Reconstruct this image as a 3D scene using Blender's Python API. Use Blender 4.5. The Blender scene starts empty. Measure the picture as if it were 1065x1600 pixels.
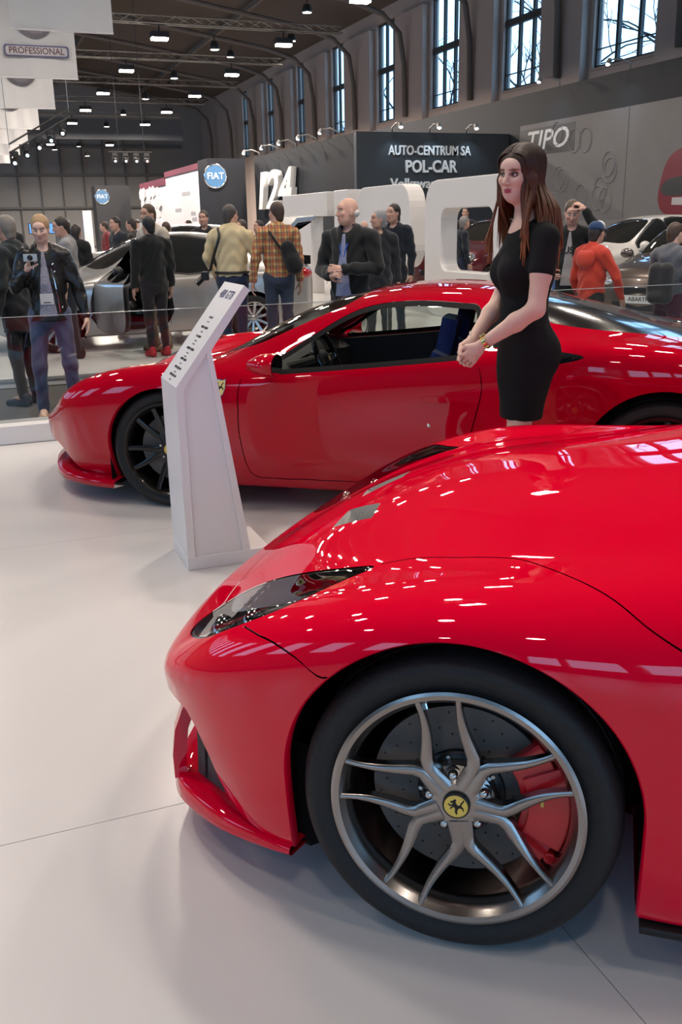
# Motor show stand: two red sports cars, hostess, info totem, visitors and hall behind.
import bpy, bmesh, math, random
import numpy as np
from mathutils import Vector, Matrix, Euler
sc = bpy.context.scene
col = sc.collection
PI = math.pi
# ------------------------------------------------------------------ camera
HA = math.radians(21.0)                      # camera yaw against the hall axes (x across the hall, y along it)
cd = bpy.data.cameras.new('camera'); cam = bpy.data.objects.new('camera', cd); col.objects.link(cam)
cd.sensor_fit = 'VERTICAL'; cd.sensor_height = 36.0; cd.lens = 36.0 * 1450.0 / 1600.0
cd.clip_start = 0.05; cd.clip_end = 400
fw = Vector((math.sin(HA) * math.cos(math.radians(17.31)), math.cos(HA) * math.cos(math.radians(17.31)), -math.sin(math.radians(17.31))))
rt = Vector((math.cos(HA), -math.sin(HA), 0)); up = rt.cross(fw)
ROLL = 0.0186
r2 = rt * math.cos(ROLL) - up * math.sin(ROLL); u2 = up * math.cos(ROLL) + rt * math.sin(ROLL)
M = Matrix((r2, u2, -fw)).transposed().to_4x4(); M.translation = Vector((0, 0, 1.5535))
cam.matrix_world = M
sc.camera = cam
# ------------------------------------------------------------------ world, exposure
w = bpy.data.worlds.new('overcast_sky'); sc.world = w; w.use_nodes = True
bg = w.node_tree.nodes['Background']; bg.inputs[0].default_value = (0.34, 0.63, 1.0, 1); bg.inputs[1].default_value = 6.5
sc.view_settings.view_transform = 'Standard'; sc.view_settings.look = 'None'
sc.view_settings.exposure = -0.55; sc.view_settings.gamma = 1.0; sc.view_settings.use_curve_mapping = False
sc.cycles.use_denoising = True
sc.cycles.sample_clamp_indirect = 6.0
sc.cycles.max_bounces = 7; sc.cycles.diffuse_bounces = 3; sc.cycles.glossy_bounces = 4; sc.cycles.transparent_max_bounces = 12
sc.cycles.caustics_reflective = False; sc.cycles.caustics_refractive = False
STAND_W = 29.0       # watts of each lamp in the rig over the sports cars
HALL_W = 230.0; FAR_W = 1900.0       # watts of each floodlight under the hall trusses
# ------------------------------------------------------------------ materials
MATS = {}
def mat(name, c=(.5, .5, .5), rough=.5, metal=0.0, coat=0.0, emit=None, es=0.0, trans=0.0, ior=1.45, alpha=1.0, spec=.5, noise=None, coat_rough=.03, sheen=0.0, bump=None):
    if name in MATS: return MATS[name]
    m = bpy.data.materials.new(name); m.use_nodes = True; nt = m.node_tree; b = nt.nodes['Principled BSDF']
    b.inputs['Base Color'].default_value = (*c, 1); b.inputs['Roughness'].default_value = rough; b.inputs['Metallic'].default_value = metal
    b.inputs['Coat Weight'].default_value = coat; b.inputs['Coat Roughness'].default_value = coat_rough
    b.inputs['Transmission Weight'].default_value = trans; b.inputs['IOR'].default_value = ior; b.inputs['Alpha'].default_value = alpha
    b.inputs['Specular IOR Level'].default_value = spec; b.inputs['Sheen Weight'].default_value = sheen
    if emit is not None:
        b.inputs['Emission Color'].default_value = (*emit, 1); b.inputs['Emission Strength'].default_value = es
    if noise:                                  # (scale, second colour, detail) mottling of the base colour
        tc = nt.nodes.new('ShaderNodeTexCoord'); nz = nt.nodes.new('ShaderNodeTexNoise'); mx = nt.nodes.new('ShaderNodeMix'); mx.data_type = 'RGBA'
        nz.inputs['Scale'].default_value = noise[0]; nz.inputs['Detail'].default_value = noise[2] if len(noise) > 2 else 4
        nt.links.new(tc.outputs['Object'], nz.inputs['Vector']); nt.links.new(nz.outputs['Fac'], mx.inputs['Factor'])
        mx.inputs[6].default_value = (*c, 1); mx.inputs[7].default_value = (*noise[1], 1); nt.links.new(mx.outputs[2], b.inputs['Base Color'])
    if bump:                                   # (scale, strength)
        tc = nt.nodes.new('ShaderNodeTexCoord'); nz = nt.nodes.new('ShaderNodeTexNoise'); bp = nt.nodes.new('ShaderNodeBump')
        nz.inputs['Scale'].default_value = bump[0]; nz.inputs['Detail'].default_value = 5; bp.inputs['Strength'].default_value = bump[1]; bp.inputs['Distance'].default_value = .02
        nt.links.new(tc.outputs['Object'], nz.inputs['Vector']); nt.links.new(nz.outputs['Fac'], bp.inputs['Height']); nt.links.new(bp.outputs[0], b.inputs['Normal'])
    MATS[name] = m
    return m
def clear_glass(name, tint, refl=1.45):
    """thin pane: tinted see-through plus mirror-like reflection"""
    if name in MATS: return MATS[name]
    m = bpy.data.materials.new(name); m.use_nodes = True; nt = m.node_tree; nt.nodes.clear()
    o = nt.nodes.new('ShaderNodeOutputMaterial'); mx = nt.nodes.new('ShaderNodeMixShader'); tr = nt.nodes.new('ShaderNodeBsdfTransparent'); gl = nt.nodes.new('ShaderNodeBsdfGlossy')
    lw = nt.nodes.new('ShaderNodeLayerWeight'); lw.inputs[0].default_value = .5; pw = nt.nodes.new('ShaderNodeMath'); pw.operation = 'POWER'; pw.inputs[1].default_value = 4.0; ma = nt.nodes.new('ShaderNodeMath'); ma.operation = 'MULTIPLY_ADD'
    f0 = ((refl - 1) / (refl + 1)) ** 2; ma.inputs[1].default_value = .75; ma.inputs[2].default_value = f0
    tr.inputs[0].default_value = (*tint, 1); gl.inputs['Roughness'].default_value = .0
    nt.links.new(lw.outputs['Facing'], pw.inputs[0]); nt.links.new(pw.outputs[0], ma.inputs[0]); nt.links.new(ma.outputs[0], mx.inputs[0]); nt.links.new(tr.outputs[0], mx.inputs[1]); nt.links.new(gl.outputs[0], mx.inputs[2]); nt.links.new(mx.outputs[0], o.inputs[0])
    MATS[name] = m; return m
# ------------------------------------------------------------------ mesh building
def mk(name, V, Fc, m=None, parent=None, smooth=False, N=None, loc=None, auto=None):
    """one mesh object from vertices and faces (an int array of triangles/quads, or a list of polygons)"""
    me = bpy.data.meshes.new(name)
    V = np.asarray(V, dtype=np.float64)
    if isinstance(Fc, np.ndarray):
        n, k = Fc.shape
        me.vertices.add(len(V)); me.vertices.foreach_set('co', V.ravel())
        me.loops.add(n * k); me.loops.foreach_set('vertex_index', Fc.astype(np.int32).ravel())
        me.polygons.add(n); me.polygons.foreach_set('loop_start', np.arange(0, n * k, k, dtype=np.int32))
        me.update(calc_edges=True)
    else:
        me.from_pydata([tuple(v) for v in V], [], [tuple(int(i) for i in f) for f in Fc]); me.update()
    me.validate()
    if smooth: me.polygons.foreach_set('use_smooth', [True] * len(me.polygons))
    if N is not None and len(N) == len(me.vertices):
        me.normals_split_custom_set_from_vertices(np.asarray(N, dtype=np.float32).tolist())
    if smooth and auto is not None:
        me.set_sharp_from_angle(angle=auto)
    if m is not None: me.materials.append(m)
    o = bpy.data.objects.new(name, me); col.objects.link(o)
    if parent is not None: o.parent = parent
    if loc is not None: o.location = loc
    return o
class MB:
    """collects simple solids into one mesh"""
    def __init__(s): s.v = []; s.f = []
    def add(s, V, Fc):
        k = len(s.v); s.v += [tuple(x) for x in V]; s.f += [tuple(int(i) + k for i in f) for f in Fc]; return s
    def box(s, x0, x1, y0, y1, z0, z1):
        return s.add([(x0, y0, z0), (x1, y0, z0), (x1, y1, z0), (x0, y1, z0), (x0, y0, z1), (x1, y0, z1), (x1, y1, z1), (x0, y1, z1)],
                     [(0, 3, 2, 1), (4, 5, 6, 7), (0, 1, 5, 4), (1, 2, 6, 5), (2, 3, 7, 6), (3, 0, 4, 7)])
    def tube(s, p0, p1, r0, r1=None, n=10, caps=True):
        r1 = r0 if r1 is None else r1
        p0 = np.array(p0, float); p1 = np.array(p1, float); d = p1 - p0; L = np.linalg.norm(d); d = d / max(L, 1e-9)
        a = np.cross(d, (0, 0, 1) if abs(d[2]) < .9 else (1, 0, 0)); a /= np.linalg.norm(a); b = np.cross(d, a)
        V = []
        for p, r in ((p0, r0), (p1, r1)):
            for i in range(n):
                t = 2 * PI * i / n; V.append(p + r * (math.cos(t) * a + math.sin(t) * b))
        Fc = [(i, (i + 1) % n, n + (i + 1) % n, n + i) for i in range(n)]
        if caps: Fc += [tuple(range(n))[::-1], tuple(range(n, 2 * n))]
        return s.add(V, Fc)
    def path(s, pts, r, n=8):
        """round tube along a polyline; r number or list"""
        P = np.array(pts, float); m_ = len(P); rr = np.broadcast_to(np.asarray(r, float), (m_,))
        T = np.gradient(P, axis=0); T /= np.linalg.norm(T, axis=1)[:, None] + 1e-12
        a = np.cross(T[0], (0, 0, 1) if abs(T[0][2]) < .9 else (1, 0, 0)); a /= np.linalg.norm(a)
        V = []
        for i in range(m_):
            a = a - T[i] * (a @ T[i]); a /= np.linalg.norm(a) + 1e-12; b = np.cross(T[i], a)
            for j in range(n):
                t = 2 * PI * j / n; V.append(P[i] + rr[i] * (math.cos(t) * a + math.sin(t) * b))
        Fc = [(i * n + j, i * n + (j + 1) % n, (i + 1) * n + (j + 1) % n, (i + 1) * n + j) for i in range(m_ - 1) for j in range(n)]
        Fc += [tuple(range(n))[::-1], tuple(range((m_ - 1) * n, m_ * n))]
        return s.add(V, Fc)
    def lathe(s, prof, n=48, axis='z', c=(0, 0, 0), close=False):
        """prof: list of (radius, height) turned about the axis through c"""
        k = len(prof); V = []
        for (r, h) in prof:
            for i in range(n):
                t = 2 * PI * i / n; x, y = r * math.cos(t), r * math.sin(t)
                V.append({'z': (x, y, h), 'y': (x, h, y), 'x': (h, x, y)}[axis])
        V = [tuple(np.array(v) + np.array(c)) for v in V]
        rng = range(k if close else k - 1)
        Fc = [(a_ * n + i, a_ * n + (i + 1) % n, ((a_ + 1) % k) * n + (i + 1) % n, ((a_ + 1) % k) * n + i) for a_ in rng for i in range(n)]
        return s.add(V, Fc)
    def prism(s, poly, h0, h1, plane='xy'):
        """extrude a 2-D outline between two heights; plane names the outline axes"""
        n = len(poly)
        def P(p, h): return {'xy': (p[0], p[1], h), 'xz': (p[0], h, p[1]), 'yz': (h, p[0], p[1])}[plane]
        V = [P(p, h0) for p in poly] + [P(p, h1) for p in poly]
        Fc = [tuple(range(n))[::-1], tuple(range(n, 2 * n))] + [(i, (i + 1) % n, n + (i + 1) % n, n + i) for i in range(n)]
        return s.add(V, Fc)
    def ell(s, c, r, nu=16, nv=10):
        V = []; Fc = []
        for i in range(nv + 1):
            p = PI * i / nv
            for j in range(nu):
                t = 2 * PI * j / nu; V.append((c[0] + r[0] * math.sin(p) * math.cos(t), c[1] + r[1] * math.sin(p) * math.sin(t), c[2] + r[2] * math.cos(p)))
        for i in range(nv):
            for j in range(nu): Fc.append((i * nu + j, (i + 1) * nu + j, (i + 1) * nu + (j + 1) % nu, i * nu + (j + 1) % nu))
        return s.add(V, Fc)
    def build(s, name, m, parent=None, smooth=False, auto=None, recalc=True, bevel=0):
        me = bpy.data.meshes.new(name); me.from_pydata(s.v, [], s.f)
        if recalc or bevel:
            bm = bmesh.new(); bm.from_mesh(me)
            bmesh.ops.remove_doubles(bm, verts=bm.verts, dist=1e-6)
            bmesh.ops.recalc_face_normals(bm, faces=bm.faces)
            if bevel:
                ed = [e for e in bm.edges if len(e.link_faces) == 2 and e.calc_face_angle(0) > .6]
                bmesh.ops.bevel(bm, geom=ed, offset=bevel, segments=2, affect='EDGES', profile=.5)
            bm.to_mesh(me); bm.free()
        if smooth:
            me.polygons.foreach_set('use_smooth', [True] * len(me.polygons))
            if auto is not None: me.set_sharp_from_angle(angle=auto)
        me.update()
        if m is not None: me.materials.append(m)
        o = bpy.data.objects.new(name, me); col.objects.link(o)
        if parent is not None: o.parent = parent
        return o
def tag(o, label=None, cat=None, group=None, kind=None):
    if label: o['label'] = label
    if cat: o['category'] = cat
    if group: o['group'] = group
    if kind: o['kind'] = kind
    return o
def empty(name, loc=(0, 0, 0), rz=0, label=None, cat=None, group=None, kind=None):
    o = bpy.data.objects.new(name, None); col.objects.link(o); o.location = loc; o.rotation_euler = (0, 0, rz); o.empty_display_size = .1
    return tag(o, label, cat, group, kind)
def text_mesh(name, s, size, m, parent=None, mtx=None, extrude=.002, space=1.0, align='CENTER', offset=0.0, sx=1.0, shear=0.0):
    """lettering as real raised geometry, standing in the local xz plane and facing local -y"""
    cu = bpy.data.curves.new(name, 'FONT'); cu.body = s; cu.size = size; cu.extrude = extrude; cu.align_x = align; cu.align_y = 'CENTER'
    cu.space_character = space; cu.offset = offset; cu.shear = shear; cu.resolution_u = 3
    t = bpy.data.objects.new(name, cu); col.objects.link(t)
    dg = bpy.context.evaluated_depsgraph_get(); me = bpy.data.meshes.new_from_object(t.evaluated_get(dg))
    bpy.data.objects.remove(t); bpy.data.curves.remove(cu)
    me.transform(Matrix.Diagonal((sx, 1, 1, 1))); me.transform(Matrix.Rotation(PI / 2, 4, 'X'))
    if mtx is not None: me.transform(mtx)
    me.materials.clear(); me.materials.append(m); me.name = name
    o = bpy.data.objects.new(name, me); col.objects.link(o)
    if parent is not None: o.parent = parent
    return o
# ------------------------------------------------------------------ spline sheets and clipping (numpy)
def bs_basis(n, m, mirror0=False, mirror1=False):
    """uniform cubic B-spline weights (m samples, n controls); ends clamped to the end control"""
    t = np.linspace(0, n - 1, m); i = np.minimum(t.astype(int), n - 2); f = t - i
    B = np.stack([(1 - f) ** 3, 3 * f ** 3 - 6 * f ** 2 + 4, -3 * f ** 3 + 3 * f ** 2 + 3 * f + 1, f ** 3], 1) / 6.0
    W = np.zeros((m, n))
    for k in range(4):
        j = i + k - 1
        for r in range(m):
            q = j[r]
            if 0 <= q < n: W[r, q] += B[r, k]
            elif q < 0: W[r, 0] += 2 * B[r, k]; W[r, 1] -= B[r, k]
            else: W[r, n - 1] += 2 * B[r, k]; W[r, n - 2] -= B[r, k]
    return W
def sheet(net, mu, mv, su=None, sv=None):
    """dense grid from a control net (nu, nv, 3)"""
    net = np.asarray(net, float)
    Wu = bs_basis(net.shape[0], mu); Wv = bs_basis(net.shape[1], mv)
    return np.einsum('ai,bj,ijk->abk', Wu, Wv, net)
def grid_tris(nu, nv):
    i = np.arange((nu - 1) * (nv - 1)); r = i // (nv - 1); c = i % (nv - 1); a = r * nv + c
    q = np.stack([a, a + 1, a + nv + 1, a + nv], 1)
    return np.concatenate([q[:, [2, 1, 0]], q[:, [3, 2, 0]]])
class TM:
    """triangle mesh with per-vertex normals that can be cut by scalar fields"""
    def __init__(s, V, N, T): s.V, s.N, s.T = V, N, T
    @staticmethod
    def from_grid(Pg, flip=False):
        du = np.gradient(Pg, axis=0); dv = np.gradient(Pg, axis=1); n = np.cross(du, dv); L = np.linalg.norm(n, axis=2, keepdims=True)
        n = n / np.maximum(L, 1e-12)
        if flip: n = -n
        T = grid_tris(*Pg.shape[:2])
        if flip: T = T[:, ::-1]
        return TM(Pg.reshape(-1, 3), n.reshape(-1, 3), T)
    def mirror(s):
        V = s.V * [1, -1, 1]; N = s.N * [1, -1, 1]; return TM(V, N, s.T[:, ::-1])
    def join(s, o): return TM(np.concatenate([s.V, o.V]), np.concatenate([s.N, o.N]), np.concatenate([s.T, o.T + len(s.V)]))
    def compact(s):
        u, inv = np.unique(s.T.ravel(), return_inverse=True); return TM(s.V[u], s.N[u], inv.reshape(-1, 3))
    def split(s, g):
        """g: array per vertex or function of V. returns (inside g>0, outside g<0, cut edge points)"""
        gv = g(s.V) if callable(g) else g
        gv = np.where(np.abs(gv) < 1e-9, 1e-9, gv)
        pos = gv > 0; c = pos[s.T].sum(1)
        Tin = s.T[c == 3]; Tout = s.T[c == 0]; Tm = s.T[(c == 1) | (c == 2)]
        if len(Tm) == 0: return TM(s.V, s.N, Tin).compact() if len(Tin) else None, TM(s.V, s.N, Tout).compact() if len(Tout) else None, np.zeros((0, 3))
        cm = pos[Tm].sum(1); lone = np.where(cm == 1, 1, 0)
        k = np.argmax(pos[Tm] == lone[:, None].astype(bool), axis=1)
        R = np.arange(len(Tm)); a = Tm[R, k]; b = Tm[R, (k + 1) % 3]; d = Tm[R, (k + 2) % 3]
        nv = len(s.V)
        def cut(p, q):
            t = gv[p] / (gv[p] - gv[q]); return s.V[p] + (s.V[q] - s.V[p]) * t[:, None], s.N[p] + (s.N[q] - s.N[p]) * t[:, None]
        key = {}
        E = np.concatenate([np.sort(np.stack([a, b], 1), 1), np.sort(np.stack([a, d], 1), 1)])
        U, inv = np.unique(E, axis=0, return_inverse=True); inv = inv.ravel()
        CV, CN = cut(U[:, 0], U[:, 1]); CN /= np.linalg.norm(CN, axis=1)[:, None] + 1e-12
        ab = nv + inv[:len(a)]; ad = nv + inv[len(a):]
        V2 = np.concatenate([s.V, CV]); N2 = np.concatenate([s.N, CN])
        t1 = np.stack([a, ab, ad], 1); t2 = np.stack([ab, b, d], 1); t3 = np.stack([ab, d, ad], 1)
        lp = lone == 1
        Ti = np.concatenate([Tin, t1[lp], t2[~lp], t3[~lp]]); To = np.concatenate([Tout, t1[~lp], t2[lp], t3[lp]])
        return (TM(V2, N2, Ti).compact() if len(Ti) else None), (TM(V2, N2, To).compact() if len(To) else None), CV
    def refine(s, mask, n=1):
        """split the masked triangles (function of triangle centres) into four, n times"""
        V, N, T = s.V, s.N, s.T
        for _ in range(n):
            c = V[T].mean(1); mk_ = mask(c); A = T[mk_]
            if len(A) == 0: break
            E = np.concatenate([A[:, [0, 1]], A[:, [1, 2]], A[:, [2, 0]]]); Es = np.sort(E, 1); U, inv = np.unique(Es, axis=0, return_inverse=True); inv = inv.ravel()
            MV = (V[U[:, 0]] + V[U[:, 1]]) / 2; MN = N[U[:, 0]] + N[U[:, 1]]; MN /= np.linalg.norm(MN, axis=1)[:, None] + 1e-12
            k = len(A); m0, m1, m2 = len(V) + inv[:k], len(V) + inv[k:2 * k], len(V) + inv[2 * k:]
            V = np.concatenate([V, MV]); N = np.concatenate([N, MN])
            T = np.concatenate([T[~mk_], np.stack([A[:, 0], m0, m2], 1), np.stack([m0, A[:, 1], m1], 1), np.stack([m2, m1, A[:, 2]], 1), np.stack([m0, m1, m2], 1)])
        return TM(V, N, T)
    def obj(s, name, m, parent=None): 
        c = s.compact(); return mk(name, c.V, c.T, m, parent, smooth=True, N=c.N)
def poly_sd(P, poly):
    """signed distance to a 2-D polygon, positive inside"""
    poly = np.asarray(poly, float); d = np.full(len(P), 1e9); ins = np.zeros(len(P), bool)
    for i in range(len(poly)):
        a = poly[i]; b = poly[(i + 1) % len(poly)]; e = b - a; w_ = P - a
        t = np.clip((w_ @ e) / (e @ e), 0, 1); d = np.minimum(d, np.linalg.norm(w_ - t[:, None] * e, axis=1))
        c = ((a[1] > P[:, 1]) != (b[1] > P[:, 1]))
        with np.errstate(divide='ignore', invalid='ignore'):
            xx = (b[0] - a[0]) * (P[:, 1] - a[1]) / (b[1] - a[1]) + a[0]
        ins ^= c & (P[:, 0] < xx)
    return np.where(ins, d, -d)
def line_sd(P, pts):
    """distance to an open 2-D polyline"""
    pts = np.asarray(pts, float); d = np.full(len(P), 1e9)
    for a, b in zip(pts[:-1], pts[1:]):
        e = b - a; w_ = P - a; t = np.clip((w_ @ e) / (e @ e), 0, 1); d = np.minimum(d, np.linalg.norm(w_ - t[:, None] * e, axis=1))
    return d
def smooth_poly(poly, n=6, closed=True):
    """Catmull-Rom rounding of an outline"""
    P = np.asarray(poly, float); k = len(P); out = []
    for i in range(k if closed else k - 1):
        p0 = P[(i - 1) % k] if closed or i > 0 else P[i]; p1 = P[i]; p2 = P[(i + 1) % k]; p3 = P[(i + 2) % k] if closed or i + 2 < k else P[i + 1]
        for t in np.linspace(0, 1, n, endpoint=False):
            out.append(.5 * ((2 * p1) + (-p0 + p2) * t + (2 * p0 - 5 * p1 + 4 * p2 - p3) * t * t + (-p0 + 3 * p1 - 3 * p2 + p3) * t ** 3))
    if not closed: out.append(P[-1])
    return np.array(out)
# ------------------------------------------------------------------ the hall and the stand
floor_m = mat('stand_floor_white', (.62, .605, .60), .22, spec=.4, noise=(2.0, (.60, .585, .58), 3))
carpet = mat('aisle_carpet', (.075, .072, .07), .95, spec=.1, noise=(90, (.10, .097, .094), 6))
plat_m = mat('platform_white', (.56, .55, .53), .25, spec=.4)
white_l = mat('white_lacquer', (.72, .70, .70), .35, spec=.4)
letter_m = mat('white_letter', (.66, .63, .60), .45)
dark_wall = mat('dark_booth_wall', (.009, .011, .014), .6, spec=.2, noise=(1.2, (.013, .015, .019)))
beige = mat('hall_wall_beige', (.44, .345, .295), .8, noise=(.8, (.49, .39, .335), 5))
ceil_m = mat('hall_ceiling', (.11, .085, .07), .9, noise=(.5, (.14, .11, .09)))
steel = mat('truss_steel', (.22, .21, .20), .4, metal=.6)
beam_m = mat('roof_beam', (.17, .14, .12), .7)
frame_m = mat('window_frame', (.05, .047, .045), .6)
edge_m = mat('glass_edge', (.35, .42, .40), .15, spec=.8)
fence_glass = clear_glass('fence_glass', (.93, .95, .94), 1.36)
win_glass = clear_glass('window_glass', (.92, .94, .95), 1.2)
# floor of the stand: butted white panels
fl = empty('floor', (0, 0, 0), 0, kind='structure')
mb = MB(); mb.box(-7, 16, -7, 7.55, -.30, -.025); mb.build('floor_base', plat_m, fl)
pane_me = None
for ix in range(-3, 6):
    for iy in range(-4, 3):
        x0 = 1.085 + 2.5 * ix; y0 = 2.27 + 2.5 * iy; y1 = min(y0 + 2.5, 7.53)
        if y1 - y0 < .3: continue
        key = round(y1 - y0, 2)
        mb = MB(); mb.box(.0012, 2.4988, .0012, y1 - y0 - .0012, -.025, 0); o = mb.build('floor_panel', floor_m, fl); o.location = (x0, y0, 0)
mb = MB(); mb.box(-40, 40, -25, 100, -.40, -.10); o = mb.build('floor', carpet); o['kind'] = 'structure'
mb = MB(); mb.box(-9, 15.4, 10.66, 36, -.10, 0); mb.box(-9, 15.4, 10.64, 10.66, -.095, -.004); o = mb.build('floor', plat_m); o['kind'] = 'structure'
mb = MB(); mb.box(-9, 15.4, 10.625, 10.64, -.03, .002); o = mb.build('trim_1', mat('edge_trim', (.45, .45, .44), .3, metal=.5)); o['kind'] = 'structure'
# low kerb with glass balustrade along the aisle
mb = MB(); mb.box(-7, 16, 7.28, 7.55, 0, .14); o = mb.build('trim_2', white_l, bevel=.004); o['kind'] = 'structure'
fe = empty('glass_balustrade', (0, 7.42, .14), 0, 'clear glass balustrade on the white kerb along the aisle', 'balustrade')
x = -6.4
while x < 15:
    wd = 1.62
    mb = MB(); mb.box(x, x + wd - .012, -.006, .006, 0, .785); g = mb.build('glass_panel', fence_glass, fe)
    mb = MB(); mb.box(x, x + wd - .012, -.0065, .0065, .785, .790); mb.build('top_edge', edge_m, g)
    mb = MB(); mb.box(x + wd - .012, x + wd - .008, -.006, .006, 0, .787); mb.build('joint', edge_m, g)
    x += wd
# right-hand building wall with tall windows
WX = 22.0
def wall_box(name, *a, m=beige):
    mb = MB(); mb.box(*a); o = mb.build(name, m); o['kind'] = 'structure'; return o
spans = [(14.5, 17.7), (20.9, 24.2), (27.5, 31.1), (34.3, 37.4), (40.9, 44.1), (47.8, 50.6), (54.9, 57.5), (61.9, 64.1), (68.5, 70.9), (75.2, 77.6)]
wr = empty('wall_right', (WX, 0, 0), 0, kind='structure')
def wr_part(name, y0, y1, z0, z1, d0=0, d1=.4, m=beige):
    mb = MB(); mb.box(d0, d1, y0, y1, z0, z1); return mb.build(name, m, wr)
wr_part('lower_wall', -25, 100, -.4, 6.72); wr_part('upper_wall', -25, 100, 11.6, 14.5)
ys = [-25] + [v for s in spans for v in s] + [100]
for a, b in zip(ys[::2], ys[1::2]):
    wr_part('wall_pier', a, b, 6.72, 11.6)
    if b - a < 5: wr_part('pilaster', a + .25, b - .25, -.1, 11.4, -.35, 0)
for i, (a, b) in enumerate(spans):
    wn = empty('window_%d' % (i + 1), (WX + .2, a, 6.72), 0, kind='structure'); L = b - a
    mb = MB(); mb.box(-.06, .06, 0, L, 0, .1); mb.box(-.06, .06, 0, L, 4.78, 4.88); mb.box(-.06, .06, 0, .09, 0, 4.88); mb.box(-.06, .06, L - .09, L, 0, 4.88); mb.build('window_frame', frame_m, wn)
    mb = MB(); mb.box(-.25, .1, -.05, L + .05, -.08, 0); mb.build('window_sill', beige, wn)
    mb = MB(); mb.box(-.10, .08, 0, L, 2.46, 2.72); mb.build('transom', frame_m, wn)
    for k in (1, 2):
        mb = MB(); mb.box(-.07, .07, L * k / 3 - .07, L * k / 3 + .07, .1, 4.78); mb.build('mullion', frame_m, wn)
    for k in range(3):
        for (z0, z1) in ((.1, .62), (.66, 2.46), (2.72, 4.78)):
            mb = MB(); mb.box(-.008, .008, L * k / 3 + .07, L * (k + 1) / 3 - .07, z0, z1); mb.build('pane', win_glass, wn)
        mb = MB(); mb.box(-.03, .03, L * k / 3 + .07, L * (k + 1) / 3 - .07, .62, .66); mb.build('glazing_bar', frame_m, wn)
# other walls and the roof
wall_box('wall_left', -16.4, -16, -25, 100, -.4, 5.0); wall_box('wall_left', -16.4, -16, -25, 100, 10.5, 14.5)
for k in range(18):
    mb = MB(); mb.box(-16.4, -16, -25 + 6.7 * k, -21.6 + 6.7 * k, 5, 10.5); o = mb.build('wall_left', beige); o['kind'] = 'structure'
    mb = MB(); mb.box(-16.21, -16.19, -21.6 + 6.7 * k, -18.3 + 6.7 * k, 5, 10.5); o = mb.build('window_%d' % (31 + k), win_glass); o['kind'] = 'structure'
wall_box('wall_back', -16, 22.4, 92, 92.4, -.4, 14.5, m=mat('end_wall', (.34, .33, .32), .7)); wall_box('wall_front', -16, 22.4, -25.4, -25, -.4, 3.0); wall_box('wall_front', -16, 22.4, -25.4, -25, 9.5, 14.5)
for k in range(10):
    mb = MB(); mb.box(-16 + 3.84 * k, -15.4 + 3.84 * k, -25.4, -25, 3, 9.5); o = mb.build('wall_front', beige); o['kind'] = 'structure'
    mb = MB(); mb.box(-15.4 + 3.84 * k, -12.16 + 3.84 * k, -25.21, -25.19, 3, 9.5); o = mb.build('window_%d' % (21 + k), win_glass); o['kind'] = 'structure'
ce = empty('ceiling', (0, 0, 0), 0, kind='structure')
mb = MB(); mb.add([(-16.4, -25.4, 12.2), (3, -25.4, 15), (22.4, -25.4, 12.2), (-16.4, 92.4, 12.2), (3, 92.4, 15), (22.4, 92.4, 12.2), (-16.4, -25.4, 12.5), (3, -25.4, 15.3), (22.4, -25.4, 12.5), (-16.4, 92.4, 12.5), (3, 92.4, 15.3), (22.4, 92.4, 12.5)],
    [(0, 1, 4, 3), (1, 2, 5, 4), (6, 9, 10, 7), (7, 10, 11, 8), (0, 3, 9, 6), (2, 8, 11, 5), (0, 6, 7, 1), (1, 7, 8, 2), (3, 4, 10, 9), (4, 5, 11, 10)]); mb.build('roof_deck', ceil_m, ce)
for k in range(13):                                  # arched roof frames landing on the piers
    y = 19.2 + 6.7 * k if k < 12 else 5.0
    pts = [(21.5, y, 6.6), (21.45, y, 9.0), (21.2, y, 10.4), (20.3, y, 11.2), (18.5, y, 11.7), (12, y, 12.7), (3, y, 13.9), (-6, y, 12.7), (-15.5, y, 11.4)]
    mb = MB(); mb.path(pts, .13, 8); mb.build('roof_frame', beam_m, ce, smooth=True)
for xx in (16, 9, 2, -6):
    mb = MB(); zz = 12.2 + (1 - abs(xx - 3) / 19.4) * 2.5; mb.box(xx - .1, xx + .1, 0, 92, zz - .35, zz - .1); mb.build('purlin', beam_m, ce)
for y_ in (66.0,):                                   # suspended fascia across the hall
    mb = MB(); mb.box(-15.9, 14.5, y_, y_ + .2, 7.0, 8.25); o = mb.build('trim_3', mat('fascia_grey', (.085, .09, .10), .7)); o['kind'] = 'structure'
# far end: glazed partition lines
for k in range(16):
    mb = MB(); mb.box(-12 + 1.9 * k, -11.9 + 1.9 * k, 91.7, 92, 0, 10); o = mb.build('trim_4', mat('end_mullion', (.16, .155, .15), .6)); o['kind'] = 'structure'
for z in (3.2, 6.0, 8.4):
    mb = MB(); mb.box(-14, 20, 91.6, 91.9, z, z + .18); o = mb.build('trim_5', mat('end_mullion', (.16, .155, .15), .6)); o['kind'] = 'structure'
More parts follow.
